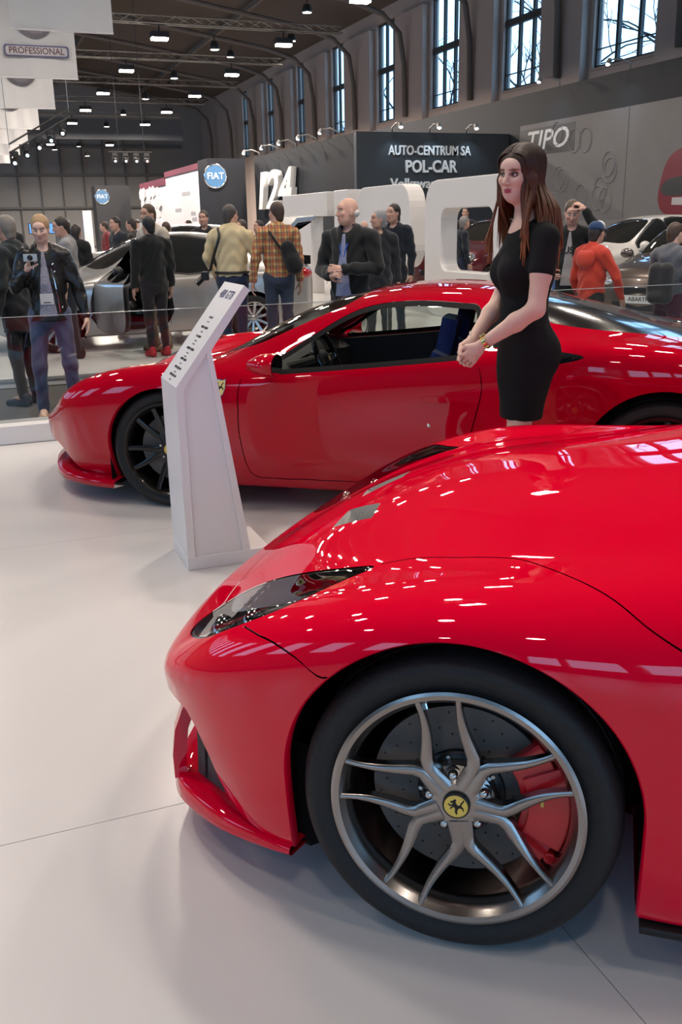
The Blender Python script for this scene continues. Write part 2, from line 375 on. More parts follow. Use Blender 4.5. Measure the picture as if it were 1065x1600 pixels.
# ------------------------------------------------------------------ lamps: stand rig overhead, rows on the hall trusses
lamp_black = mat('lamp_housing', (.012, .012, .013), .5)
lamp_on = mat('lamp_glow', (1, 1, 1), .5, emit=(1.0, .90, .78), es=38.0)
lamp_warm = mat('lamp_glow_warm', (1, 1, 1), .5, emit=(1.0, .80, .66), es=60.0)
def truss(y, x0, x1, z, name='lighting_truss', label='steel lighting truss hung across the hall'):
    t = empty(name, (0, y, z), 0, label, 'truss', 'lighting trusses across the hall')
    mb = MB()
    for (dy, dz) in ((-.14, 0), (.14, 0), (0, .25)): mb.tube((x0, dy, dz), (x1, dy, dz), .025, n=6)
    mb.build('chord', steel, t)
    mb = MB(); n = int((x1 - x0) / .5)
    for i in range(n):
        a = x0 + i * .5; b = a + .5
        mb.tube((a, -.14, 0), (b, .14, 0), .011, n=4); mb.tube((a, .14, 0), (b, 0, .25), .011, n=4); mb.tube((a, 0, .25), (b, -.14, 0), .011, n=4)
    tag(mb.build('lacing', steel, t), kind='stuff')
    return t
def lamp_head(loc, r, label, group, m=None, energy=None, aim=None, box=False):
    o = empty('spotlight', loc, 0, label, 'spotlight', group)
    if aim is not None:
        d = Vector(aim) - Vector(loc); o.rotation_euler = d.to_track_quat('-Z', 'Y').to_euler()
    mb = MB()
    if box: mb.box(-r * 1.5, r * 1.5, -r * .9, r * .9, 0, .18); mb.box(-.02, .02, -.02, .02, .18, .40)
    else: mb.lathe([(r * 1.1, -.01), (r * 1.15, .06), (r * .8, .26), (0, .28)], 20); mb.box(-.015, .015, -.015, .015, .26, .45)
    mb.build('housing', lamp_black, o, smooth=False)
    if box: mb = MB(); mb.box(-r * 1.35, r * 1.35, -r * .75, r * .75, -.07, 0); mb.build('lens', lamp_on, o)
    if energy:
        l = bpy.data.lights.new('lamp', 'AREA'); l.shape = 'RECTANGLE' if box else 'DISK'; l.size = r * 2.7 if box else r * 2; l.size_y = r * 1.5; l.energy = energy; l.color = (1.0, .87, .76); l.spread = math.radians(175 if box else 130)
        q = bpy.data.objects.new('lamp', l); col.objects.link(q); q.parent = o; q.location = (0, 0, -.08 if box else -.015)
    else:
        mb = MB()
        mb.lathe([(r, -.012), (0, -.014)], 16)
        mb.build('lens', m or lamp_on, o)
    return o
ORD = ('first', 'second', 'third', 'fourth', 'fifth', 'sixth', 'seventh', 'eighth', 'ninth', 'tenth', 'eleventh')
# stand rig (above the picture)
for j, y in enumerate((-1.2, 2.6, 6.2)):
    truss(y, -4.5, 9.5, 5.9, label='steel lighting truss over the sports car stand, %s of three' % ('nearest', 'middle', 'farthest')[j])
    for i, x in enumerate((-3.2, -.4, 2.4, 5.2, 8.0)):
        lamp_head((x + .5 * (j % 2), y, 5.42), .17, 'round spotlight on the %s stand truss, %s from the left' % (('nearest', 'middle', 'farthest')[j], ORD[i]), 'spotlights over the sports car stand', energy=STAND_W)
# rows on the hall trusses; the first ones hang above the picture
for j, y in enumerate((6.1, 13.2, 20.3, 27.4, 34.5, 41.6, 48.6, 55.6, 62.4, 70.0, 78.0)):
    tx0, tx1 = (4.6, 13.6) if j > 3 else (-6.5, 16.0)
    truss(y + (.35 if j == 0 else 0), tx0, tx1, 8.05, label='steel lighting truss with floodlights, %s row down the hall' % ORD[j])
    for i, x in enumerate((7.0, 9.2, 11.4) if j > 3 else (-1.8, 2.6, 7.0, 11.4)):
        if j > 3 and i == 1: lamp_head((x, y + 1.2, 7.55), .15, 'small round hall lamp behind the %s truss row' % ORD[j], 'small round hall lamps', m=lamp_on)
        else: lamp_head((x, y + (.35 if j == 0 else 0), 7.62), .20, 'bright boxy floodlight under the %s truss row, %s from the left' % (ORD[j], ORD[i if j < 4 else i // 2]), 'floodlights under the hall trusses', box=True, energy=HALL_W if j < 4 else FAR_W)
for k, (x, y, z) in enumerate(((13.2, 37.0, 9.2), (13.9, 41, 8.9), (12.6, 46, 9.0), (11, 52, 8.5), (4.0, 72, 7), (7.0, 75, 7), (10.0, 81, 7))):
    lamp_head((x, y, z), .17, 'round hall lamp hanging free below the roof, %s in depth' % ORD[k], 'free hanging hall lamps', m=lamp_on)
# ------------------------------------------------------------------ figures: smooth solids polygonised on a grid
def _bbox(pr):
    k = pr[0]
    if k == 'cone':
        a, b, ra, rb = np.array(pr[1]), np.array(pr[2]), pr[3], pr[4]; r = max(ra, rb); return np.minimum(a, b) - r, np.maximum(a, b) + r
    c = np.array(pr[1]); r = max(pr[2]); return c - r, c + r
def _dist(pr, P):
    k = pr[0]
    if k == 'cone':
        a, b, ra, rb = np.array(pr[1], np.float32), np.array(pr[2], np.float32), pr[3], pr[4]
        fl = pr[6] if len(pr) > 6 else None
        if fl is not None:                       # flattened along an axis: (unit axis, factor)
            ax = np.array(fl[0], np.float32); s = fl[1]
            P = P + ((P - a) @ ax)[..., None] * ax * (1 / s - 1); b = b + ((b - a) @ ax) * ax * (1 / s - 1)
        ba = b - a; t = np.clip(((P - a) @ ba) / max(float(ba @ ba), 1e-9), 0, 1)
        d = np.linalg.norm(P - a - t[..., None] * ba, axis=-1) - (ra + (rb - ra) * t)
        return d * (min(1, fl[1]) if fl is not None else 1)
    c = np.array(pr[1], np.float32); r = np.array(pr[2], np.float32); R = pr[3]
    q = P - c
    if R is not None: q = q @ np.asarray(R, np.float32)
    k0 = np.linalg.norm(q / r, axis=-1); k1 = np.linalg.norm(q / (r * r), axis=-1)
    return k0 * (k0 - 1) / np.maximum(k1, 1e-6)
def sdf_mesh(prims, res, cuts=(), disp=None):
    """prims: ('cone', a, b, ra, rb, k, flat) / ('ell', c, r, R, k), k = blend radius (negative carves). cuts: (point, normal) keep the side normal points away from. Returns V, quads"""
    bb = [_bbox(p) for p in prims if p[5 if p[0] == 'cone' else 4] >= 0]
    lo = np.min([b[0] for b in bb], 0) - 3 * res; hi = np.max([b[1] for b in bb], 0) + 3 * res
    n = np.ceil((hi - lo) / res).astype(int) + 1
    D = np.full(n, .08, np.float32); ax = [np.float32(lo[i]) + np.arange(n[i], dtype=np.float32) * np.float32(res) for i in range(3)]
    for p in prims:
        kk = p[5 if p[0] == 'cone' else 4]; b0, b1 = _bbox(p); m_ = max(.03, abs(kk) * 1.5 + 2.5 * res)
        i0 = np.clip(np.floor((b0 - m_ - lo) / res).astype(int), 0, n); i1 = np.clip(np.ceil((b1 + m_ - lo) / res).astype(int) + 1, 0, n)
        if (i1 <= i0).any(): continue
        sl = tuple(slice(i0[i], i1[i]) for i in range(3))
        P = np.stack(np.meshgrid(ax[0][sl[0]], ax[1][sl[1]], ax[2][sl[2]], indexing='ij'), -1)
        d = _dist(p, P); A = D[sl]
        if kk >= 0:
            k_ = max(kk, 1e-4); h = np.clip(.5 + .5 * (A - d) / k_, 0, 1); D[sl] = A * (1 - h) + d * h - k_ * h * (1 - h)
        else:
            k_ = max(-kk, 1e-4); h = np.clip(.5 - .5 * (A + d) / k_, 0, 1); D[sl] = A * (1 - h) - d * h + k_ * h * (1 - h)
    if len(cuts) or disp is not None:
        P = np.stack(np.meshgrid(*ax, indexing='ij'), -1)
        for (p0, nn) in cuts: D = np.maximum(D, (P - np.array(p0, np.float32)) @ np.array(nn, np.float32))
        if disp is not None: D = D + disp(P)
    # surface nets
    S = D < 0
    c8 = [(i, j, k) for i in (0, 1) for j in (0, 1) for k in (0, 1)]
    def sh(A, o): return A[o[0]:A.shape[0] - 1 + o[0], o[1]:A.shape[1] - 1 + o[1], o[2]:A.shape[2] - 1 + o[2]]
    cnt = sum(sh(S, o).astype(np.int8) for o in c8); act = (cnt > 0) & (cnt < 8); I = np.argwhere(act)
    if len(I) == 0: return np.zeros((0, 3)), np.zeros((0, 4), int)
    acc = np.zeros((len(I), 3)); num = np.zeros(len(I))
    for a in c8:
        for ax_ in range(3):
            if a[ax_]: continue
            b = list(a); b[ax_] = 1
            da = D[I[:, 0] + a[0], I[:, 1] + a[1], I[:, 2] + a[2]]; db = D[I[:, 0] + b[0], I[:, 1] + b[1], I[:, 2] + b[2]]
            m_ = (da < 0) != (db < 0); t = np.where(m_, da / np.where(m_, da - db, 1), 0)
            q = np.array(a, float)[None] + np.eye(3)[ax_][None] * t[:, None]
            acc[m_] += q[m_]; num[m_] += 1
    V = lo + (I + acc / num[:, None]) * res
    idx = np.full(act.shape, -1, np.int64); idx[act] = np.arange(len(I)); Q = []
    for ax_ in range(3):
        u, v = (ax_ + 1) % 3, (ax_ + 2) % 3
        s0 = [slice(None)] * 3; s1 = [slice(None)] * 3; s0[ax_] = slice(0, -1); s1[ax_] = slice(1, None)
        A = S[tuple(s0)]; B = S[tuple(s1)]; E = np.argwhere(A != B); E = E[(E[:, u] > 0) & (E[:, v] > 0) & (E[:, u] < n[u] - 1) & (E[:, v] < n[v] - 1)]
        if len(E) == 0: continue
        sg = A[E[:, 0], E[:, 1], E[:, 2]]
        def cell(du, dv):
            e = E.copy(); e[:, u] += du; e[:, v] += dv; return idx[e[:, 0], e[:, 1], e[:, 2]]
        q = np.stack([cell(-1, -1), cell(0, -1), cell(0, 0), cell(-1, 0)], 1); q[~sg] = q[~sg][:, ::-1]; Q.append(q)
    Q = np.concatenate(Q); Q = Q[(Q >= 0).all(1)]
    return V, Q
def rot(yaw=0, pitch=0, roll=0):
    return np.array(Euler((roll, pitch, yaw), 'XYZ').to_matrix())
def skin_mat(name='skin', c=(.62, .40, .31)):
    if name in MATS: return MATS[name]
    m = mat(name, c, .5, spec=.35); nt = m.node_tree; b = nt.nodes['Principled BSDF']; b.inputs['Subsurface Weight'].default_value = .08; b.inputs['Subsurface Radius'].default_value = (.012, .005, .003)
    at = nt.nodes.new('ShaderNodeVertexColor'); at.layer_name = 'tone'; mx = nt.nodes.new('ShaderNodeMix'); mx.data_type = 'RGBA'; mx.blend_type = 'MULTIPLY'; mx.inputs[0].default_value = 1.0; mx.inputs[6].default_value = (*c, 1)
    nt.links.new(at.outputs[0], mx.inputs[7]); nt.links.new(mx.outputs[2], b.inputs['Base Color']); return m
def tone_attr(o, C):
    a = o.data.color_attributes.new('tone', 'FLOAT_COLOR', 'POINT'); C4 = np.ones((len(o.data.vertices), 4), np.float32); C4[:, :3] = C; a.data.foreach_set('color', C4.ravel())
def cloth_mat(name, c, rough=.85, noise=None, sheen=.2):
    return mat(name, c, rough, spec=.25, sheen=sheen, noise=noise or (14, tuple(min(1, v * 1.25 + .002) for v in c), 4))
def fingers(w, fwd, side, nrm, L=.19, curl=.5, spread=.22, thumb=1, r=.0088):
    """palm, four fingers of unequal length and a thumb, all curling towards nrm. w wrist, fwd along the hand, side towards the index finger"""
    w, fwd, side, nrm = (np.array(v, float) for v in (w, fwd, side, nrm)); out = []
    p1 = w + fwd * L * .50
    out.append(('cone', w, w + fwd * L * .25, .021, .027, .01)); out.append(('cone', w + fwd * L * .15 + side * .016, p1 + side * .024, .016, .0125, .012)); out.append(('cone', w + fwd * L * .15 - side * .016, p1 - side * .024, .015, .0115, .012)); out.append(('cone', w + fwd * L * .2, p1, .017, .0125, .012))
    for i, (o_, ln) in enumerate(((.030, .40), (.010, .46), (-.011, .43), (-.030, .33))):
        p = p1 + side * o_; a = spread * o_ * 5; d = fwd + side * a; ang = 0.0; rr = r * (1 - .06 * i)
        for seg, fr_ in enumerate((.46, .31, .23)):
            ang += curl * (.55, 1.0, .8)[seg]; dd = d * math.cos(ang) + nrm * math.sin(ang); dd /= np.linalg.norm(dd); q = p + dd * L * ln * fr_
            out.append(('cone', p, q, rr, rr * .92, .004)); p = q; rr *= .93
    t0 = w + fwd * L * .18 + side * .022; t1 = t0 + (fwd * .55 + side * .65 + nrm * .35) * L * .22; t2 = t1 + (fwd * .85 + side * .15 + nrm * .45 * (1 + curl)) * L * .19; t3 = t2 + (fwd * .85 - side * .1 + nrm * .5 * (1 + curl)) * L * .14
    out += [('cone', t0, t1, .015, .0115, .01), ('cone', t1, t2, .0110, .0100, .004), ('cone', t2, t3, .0098, .0085, .003)]
    return out
def head_prims(c, R, s=1.0, female=False):
    """head about centre c (mid skull); R columns: forward, left, up"""
    c = np.array(c); f, l, u = R[:, 0], R[:, 1], R[:, 2]
    def P(a, b, d): return c + (f * a + l * b + u * d) * s
    E = lambda p, r, k: ('ell', P(*p), tuple(np.array(r) * s), R, k)
    jw = .027 if female else .036
    pr = [E((-.012, 0, .025), (.098, .077, .098), .0), E((.022, 0, -.035), (.072, .062, .085), .03), E((.050, 0, -.092), (.036, .028 if female else .042, .030), .03),
          E((.032, jw, -.062), (.042, .026, .042), .025), E((.032, -jw, -.062), (.042, .026, .042), .025),
          E((.074, 0, .040), (.024, .05, .032), .025)]
    for sg in (1, -1):
        pr += [E((.070, sg * .040, -.020), (.024, .024, .022), .02), E((.090, sg * .032, .005), (.020, .017, .011), -.012)]    # cheek, eye socket
        pr += [E((-.005, sg * .078, -.012), (.020, .008, .032), .006)]                                                       # ear
    pr += [('cone', P(.090, 0, .014), P(.119, 0, -.030), .0075 * s, .0105 * s, .012), ('cone', P(.104, .0105, -.036), P(.104, -.0105, -.036), .0075 * s, .0075 * s, .008)]
    pr += [E((.091, 0, -.0615), (.011, .020, .0052), .006), E((.089, 0, -.0715), (.011, .017, .0062), .006), E((.103, 0, -.0665), (.009, .023, .0014), -.003)]
    return pr
def head_tone(V, c, R, s=1.0, lip=(.75, .45, .45), brow=(.35, .28, .25), blush=1.0, makeup=False):
    """natural colouring of the face: lips, brows, lids"""
    q = (V - np.array(c)) @ R / s; C = np.ones((len(V), 3))
    def g(p, r): return np.clip(1.25 - np.linalg.norm((q - np.array(p)) / np.array(r), axis=1), 0, .25)[:, None] * 4
    w_ = np.clip(g((.095, 0, -.0615), (.022, .0235, .0046)) + g((.095, 0, -.0715), (.022, .0195, .0052)), 0, 1); C = C * (1 - w_) + np.array(lip) * w_
    for sg in (1, -1):
        w_ = g((.095, sg * .034, .026), (.03, .022, .0045)); C = C * (1 - w_) + np.array(brow) * w_
        if makeup: w_ = g((.09, sg * .033, .007), (.03, .021, .011)) * .65; C = C * (1 - w_) + np.array((.30, .24, .24)) * w_
        w_ = g((.07, sg * .05, -.03), (.05, .03, .028)) * .18; C = C * (1 - w_) + np.array((1.0, .72, .68)) * w_
    return C
def eyes(parent, c, R, s=1.0, iris=(.05, .04, .03), look=(0, 0)):
    c = np.array(c)
    for sg in (1, -1):
        p = c + R @ (np.array((.0838, sg * .0325, .005)) * s)
        e = MB(); e.ell((0, 0, 0), (.0105 * s, .0115 * s, .0080 * s), 14, 10); o = e.build('eye', mat('eye_white', (.62, .60, .58), .15, coat=.5), parent, smooth=True); o.location = p
        ir = MB(); d = R @ np.array((1, look[0], look[1])); d = d / np.linalg.norm(d); ir.lathe([(0, .0004), (.0055 * s, 0)], 14); io = ir.build('iris', mat('iris_%02d%02d' % (int(iris[0] * 99), int(iris[1] * 99)), iris, .1, coat=.8), o); io.location = d * .0107 * s; io.rotation_euler = Vector(d).to_track_quat('Z', 'Y').to_euler()
# ------------------------------------------------------------------ car building blocks (car frame: x forward, y left, z up, origin under the front axle)
red_paint = mat('rosso_paint', (.74, .0, .024), .5, coat=1.0, coat_rough=.012, spec=.0)
blk = mat('black_plastic', (.012, .012, .013), .5)
blk_gloss = mat('black_gloss', (.008, .008, .009), .12, coat=.6)
rubber = mat('tyre_rubber', (.017, .017, .018), .55, spec=.35, bump=(60, .15))
liner_m = mat('arch_liner', (.006, .006, .007), .8, spec=.2)
gap_m = mat('shut_gap', (.004, .001, .001), .9, spec=.1)
chrome = mat('chrome', (.75, .75, .76), .08, metal=1.0)
glass_m = mat('car_glass', (.75, .80, .78), .0, trans=1.0, ior=1.08, spec=.9, coat=1.0, coat_rough=.0)
tint_m = mat('tinted_glass', (.012, .014, .014), .03, coat=1.0, coat_rough=0.0, spec=.8)
def car_sheet(rows, mu, mv):
    """rows: list of (x, bend, [(y, z), ...] from bottom centre to top centre). Returns TM of both sides"""
    net = []
    for (x, bend, sec) in rows:
        half = [(x - bend * (y / .9) ** 2, y, z) for (y, z) in sec]
        net.append(half + [(a, -b, c) for (a, b, c) in half[-2::-1]])
    Pg = sheet(np.array(net), mu, 2 * mv - 1)
    return TM.from_grid(Pg, flip=False)
def arch_fn(cx, zc, r, ymin=.35):
    def g(V):
        rr = np.where(V[:, 2] > zc, np.hypot(V[:, 0] - cx, V[:, 2] - zc), np.abs(V[:, 0] - cx))
        return np.where(np.abs(V[:, 1]) > ymin, rr - r, 1.0)
    return g
def arch_lip(edge, cx, zc, side, m, parent, depth=.035, name='arch_lip'):
    """turned-in flange along a cut arch edge, sorted by angle"""
    e = edge[(edge[:, 1] * side > 0)]
    if len(e) < 4: return
    ang = np.arctan2(e[:, 2] - zc, e[:, 0] - cx); ang = np.where(ang < -PI / 2, ang + 2 * PI, ang)
    key = np.where(e[:, 2] < zc, np.where(e[:, 0] > cx, (e[:, 2] - zc) / .4, PI + (zc - e[:, 2]) / .4), ang)
    e = e[np.argsort(key)]
    e = e[np.concatenate([[True], np.linalg.norm(np.diff(e, axis=0), axis=1) > 1e-4])]
    c = np.array([cx, 0, zc]); o2 = e - np.array([0, side * depth, 0]); inw = c - e; inw[:, 1] = 0
    inw[e[:, 2] < zc, 2] = 0; inw /= np.linalg.norm(inw, axis=1)[:, None] + 1e-9
    e1 = e + inw * .004 - np.array([0, side * .004, 0]); o2 = o2 + inw * .004
    n = len(e); V = np.concatenate([e, e1, o2]); i = np.arange(n - 1)
    Fc = np.concatenate([np.stack([i, i + 1, n + i + 1, n + i], 1), np.stack([n + i, n + i + 1, 2 * n + i + 1, 2 * n + i], 1)])
    mk(name, V, Fc, m, parent, smooth=True)
def wheel_well(cx, zc, r, side, parent, y_out, y_in=.52, x_lo=None):
    """dark liner: half barrel with an inner wall"""
    n = 28; V = []; t = np.linspace(-.35, PI + .35, n)
    for y in (y_out, y_in):
        for a in t:
            z = zc + r * math.sin(a) if a >= 0 and a <= PI else zc - (min(abs(a), abs(a - PI)) / .35) * (zc - .145)
            x = cx + r * (math.cos(a) if 0 <= a <= PI else (1 if a < 0 else -1))
            V.append((x, side * y, z))
    Fc = [(i, i + 1, n + i + 1, n + i) for i in range(n - 1)] + [tuple(range(n, 2 * n))]
    mk('wheel_well', V, Fc, liner_m, parent)
def wheel_basis(o, side, camber=0.0, steer=0.0):
    """wheel frame: local z is the outward axle direction"""
    return o
def tyre_profile(R, rim, wdt):
    """(radius, axial) outline, axial + = outward"""
    h = wdt / 2
    return [(rim - .012, -h + .02), (rim + .002, -h + .012), (rim + .03, -h + .004), ((R + rim) / 2, -h), (R - .022, -h + .004), (R - .008, -h + .018), (R - .001, -h + .04), (R, -h + .075),
            (R, h - .075), (R - .001, h - .04), (R - .008, h - .018), (R - .022, h - .004), ((R + rim) / 2, h), (rim + .03, h - .004), (rim + .002, h - .012), (rim - .012, h - .02)]
def tyre(R, rim, wdt, parent, n=96, grooves=True, m=None):
    mb = MB(); prof = tyre_profile(R, rim, wdt)
    if grooves:                                  # circumferential tread grooves
        h = wdt / 2 - .06; g = []
        for k, a in enumerate(np.linspace(-h * .72, h * .72, 4)):
            g += [(R, a - .007), (R - .008, a - .005), (R - .008, a + .005), (R, a + .007)]
        prof = prof[:8] + g + prof[8:]
    mb.lathe(prof, n)
    return mb.build('tyre', m or rubber, parent, smooth=True, auto=.9)
def split_spokes(parent, m, k, phi0, hub_r, fork_r, rim_r, spread, w0, w1, z_hub, z_fork, z_rim, t0=.03, name='spoke', straight=False):
    """k Y-shaped spokes, each one mesh: stem then two tapering arms"""
    for i in range(k):
        ph = phi0 + 2 * PI * i / k; mb = MB()
        for sgn in (-1, 1):
            pts = []; N_ = 12
            tf = (fork_r - hub_r) / (rim_r - hub_r)
            for j in range(N_ + 1):
                t = j / N_
                if t < tf:
                    x, y, z, q = hub_r + (rim_r - hub_r) * t, sgn * w0 * .27, z_hub + (z_fork - z_hub) * t / tf, 0
                else:
                    q = (t - tf) / (1 - tf); x = fork_r + (rim_r * math.cos(spread) - fork_r) * q
                    y = sgn * (w0 * .27 + (rim_r * math.sin(spread) - w0 * .27) * (q + .12 * math.sin(PI * q))); z = z_fork + (z_rim - z_fork) * q ** 1.3
                pts.append((x, y, z, (w0 + (w1 - w0) * min(1, t * 1.25)) * .5, t0 * (1 - .35 * t)))
            V = []; P2 = np.array([p[:3] for p in pts]); T = np.gradient(P2, axis=0); T /= np.linalg.norm(T, axis=1)[:, None]
            for (x, y, z, hw, dp), tg in zip(pts, T):
                sd = np.cross((0, 0, 1), tg); sd /= np.linalg.norm(sd); c0 = np.array((x, y, z))
                for (u, v_) in ((-1, -.9), (-1, -.12), (-.62, .0), (-.25, .04), (.25, .04), (.62, .0), (1, -.12), (1, -.9)):
                    V.append(c0 + sd * hw * u + np.array((0, 0, dp * v_)))
            q8 = 8; Fc = [(a * q8 + b, a * q8 + (b + 1) % q8, (a + 1) * q8 + (b + 1) % q8, (a + 1) * q8 + b) for a in range(N_) for b in range(q8)]
            Fc += [tuple(range(q8))[::-1], tuple(range(N_ * q8, N_ * q8 + q8))]
            R_ = np.array([[math.cos(ph), -math.sin(ph), 0], [math.sin(ph), math.cos(ph), 0], [0, 0, 1]])
            mb.add(np.array(V) @ R_.T, Fc)
        mb.build(name, m, parent, smooth=True, auto=.7)
HORSE = [(.02, -.50), (.10, -.50), (.09, -.30), (.16, -.12), (.26, -.06), (.38, -.12), (.44, -.26), (.49, -.24), (.45, -.04), (.34, .06), (.36, .22), (.47, .36), (.49, .48), (.43, .49), (.38, .38), (.27, .26), (.24, .12),
         (.10, .10), (.02, .20), (-.02, .32), (.02, .44), (-.06, .50), (-.16, .40), (-.34, .31), (-.35, .24), (-.22, .23), (-.18, .14), (-.34, .10), (-.44, .18), (-.47, .12), (-.38, .01), (-.20, .03), (-.32, -.08), (-.36, -.20), (-.29, -.20), (-.24, -.10), (-.10, -.04), (-.04, -.16), (-.06, -.34)]
def horse(name, parent, s, m, mtx, h=.0006):
    """rearing horse emblem, raised from the badge; drawn in local xy"""
    mb = MB(); mb.prism([(-x * s, -y * s) for x, y in HORSE], -.0002, h); o = mb.build(name, m, parent, recalc=True)
    bm = bmesh.new(); bm.from_mesh(o.data); bmesh.ops.triangulate(bm, faces=bm.faces); bm.to_mesh(o.data); bm.free()
    o.data.transform(mtx); return o
# ------------------------------------------------------------------ wheels of the foreground car
rim_grey = mat('rim_gunmetal', (.33, .31, .295), .26, metal=1.0, coat=.2, noise=(3, (.33, .31, .295)))
rim_in = mat('rim_barrel', (.22, .21, .21), .35, metal=1.0)
disc_m = mat('ceramic_disc', (.115, .105, .10), .55, metal=.4, noise=(40, (.15, .14, .13)))
hat_m = mat('disc_hat', (.02, .022, .024), .35, metal=.3)
cal_red = mat('caliper_red', (.62, .012, .02), .35, coat=.6)
yellow_m = mat('badge_yellow', (.80, .55, .10), .35, coat=.3)
ink = mat('black_ink', (.008, .008, .008), .5)
nut_m = mat('wheel_nut', (.55, .54, .53), .18, metal=1.0)
def near_wheel(parent, x, side, R=.348, rim=.272, wdt=.285, yface=.95, rear=False, phi0=0.0, camber=3.0):
    wz = empty('wheel', (x, side * (yface - wdt / 2 + .008), R - .003)); wz.parent = parent
    # local frame: z outward, x forward, y up (left side) ; right side mirrored by rotation
    wz.rotation_euler = (math.radians(-90 + camber) * side if side > 0 else math.radians(90 - camber), 0, 0)
    h = wdt / 2
    if side > 0: wz.rotation_euler = (math.radians(-90 + camber), 0, 0)
    t = tyre(R, rim, wdt, wz, 120)
    mb = MB(); mb.lathe([(rim - .002, h - .012), (rim + .002, h + .001), (rim - .005, h + .004), (rim - .016, h + .001), (rim - .024, h - .012), (rim - .030, h - .020), (rim - .034, h - .05), (rim - .030, h - .06), (rim - .030, -h + .03), (rim - .01, -h + .01), (rim - .004, -h + .01), (rim - .004, h - .012)], 128)
    rimo = mb.build('rim', rim_grey, wz, smooth=True, auto=.6)
    vs = MB(); a = math.radians(-72); vs.tube(((rim - .032) * math.cos(a), (rim - .032) * math.sin(a), h - .03), ((rim - .045) * math.cos(a), (rim - .045) * math.sin(a), h - .028), .005); vs.build('valve', nut_m, wz)
    split_spokes(wz, rim_grey, 5, phi0, .040, .105, rim - .003, math.radians(26), .036, .013, h - .026, h - .028, h + .001, .034)
    mb = MB(); mb.lathe([(.0, h - .028), (.050, h - .028), (.058, h - .034), (.080, h - .052), (.085, h - .085), (.0, h - .085)], 48); mb.build('hub', rim_grey, wz, smooth=True, auto=.6)
    for i in range(5):
        a = phi0 - math.radians(36) + 2 * PI * i / 5; c = (.063 * math.cos(a), .063 * math.sin(a))
        mb = MB(); mb.lathe([(.0175, h - .062), (.0175, h - .046), (.0135, h - .046)], 16, c=(c[0], c[1], 0)); mb.build('nut_seat', hat_m, wz)
        mb = MB(); mb.lathe([(.0115, h - .055), (.0115, h - .040), (.0095, h - .033), (.005, h - .029), (0, h - .028)], 14, c=(c[0], c[1], 0)); mb.build('wheel_nut', nut_m, wz, smooth=True)
    cap = MB(); cap.lathe([(.0275, h - .028), (.0275, h - .021), (.0255, h - .019), (0, h - .0185)], 40); cp = cap.build('centre_cap', yellow_m, wz, smooth=True, auto=.5)
    ring = MB(); ring.lathe([(.0275, h - .028), (.0300, h - .022), (.0290, h - .019), (.0265, h - .0185), (.0260, h - .021)], 40); ring.build('cap_ring', hat_m, wz, smooth=True)
    horse('emblem', cp, .036 * (1 if side > 0 else 1), ink, Matrix.Translation((0, 0, h - .0186)))
    # brake: drilled disc, hat, caliper
    dr = .199; mb = MB(); n = 96
    zf = h - .105
    mb.lathe([(.098, zf - .012), (.098, zf + .012), (dr, zf + .012), (dr, zf - .012)], n, close=True); d = mb.build('brake_disc', disc_m, wz, smooth=True, auto=.5)
    hb = MB()
    for k in range(60):
        rr = (.115, .133, .151, .169, .185)[k % 5]; a = 2 * PI * k / 60 * 1.0 + (k % 5) * .07
        hb.lathe([(.0, zf + .0124), (.0032, zf + .0124)], 6, c=(rr * math.cos(a), rr * math.sin(a), 0))
    tag(hb.build('drill_holes', ink, d, recalc=False), kind='stuff')
    mb = MB(); mb.lathe([(.099, zf + .006), (.096, zf + .02), (.082, zf + .03), (.045, zf + .034), (0, zf + .034)], 40); hat = mb.build('disc_hat', hat_m, wz, smooth=True, auto=.6)
    for k in range(10):
        a = 2 * PI * k / 10; bb = MB(); bb.tube((.088 * math.cos(a), .088 * math.sin(a), zf + .026), (.088 * math.cos(a), .088 * math.sin(a), zf + .034), .005, n=6); bb.build('hat_bolt', nut_m, hat)
    cal = MB(); a0, a1 = math.radians(-42), math.radians(38); sgn = -1 if side > 0 else 1
    def arc(r, a): return (sgn * r * math.cos(a), r * math.sin(a))
    for (ra, rb, u0, u1, z0, z1) in ((.135, .222, a0, a1, zf - .05, zf + .043), (.150, .238, a0 * .62, a1 * .62, zf - .05, zf + .052)):
        m_ = 18; out = [arc(rb, a) for a in np.linspace(u0, u1, m_)] + [arc(ra, a) for a in np.linspace(u1, u0, m_)]
        cal.prism(out, z0, z1)
    for a in np.linspace(a0 * .8, a1 * .8, 5):
        p = arc(.232, a); cal.tube((p[0], p[1], zf - .045), (p[0], p[1], zf + .048), .014, n=10)
    co = cal.build('caliper', cal_red, wz, bevel=.003)
    lt = MB(); p0 = arc(.172, math.radians(-16)); p1 = arc(.176, math.radians(-3))
    lt.box(min(p0[0], p1[0]) - .006, min(p0[0], p1[0]) + .0, p0[1], p1[1], zf + .052, zf + .0535); lt.build('caliper_script', yellow_m, co)
    return wz
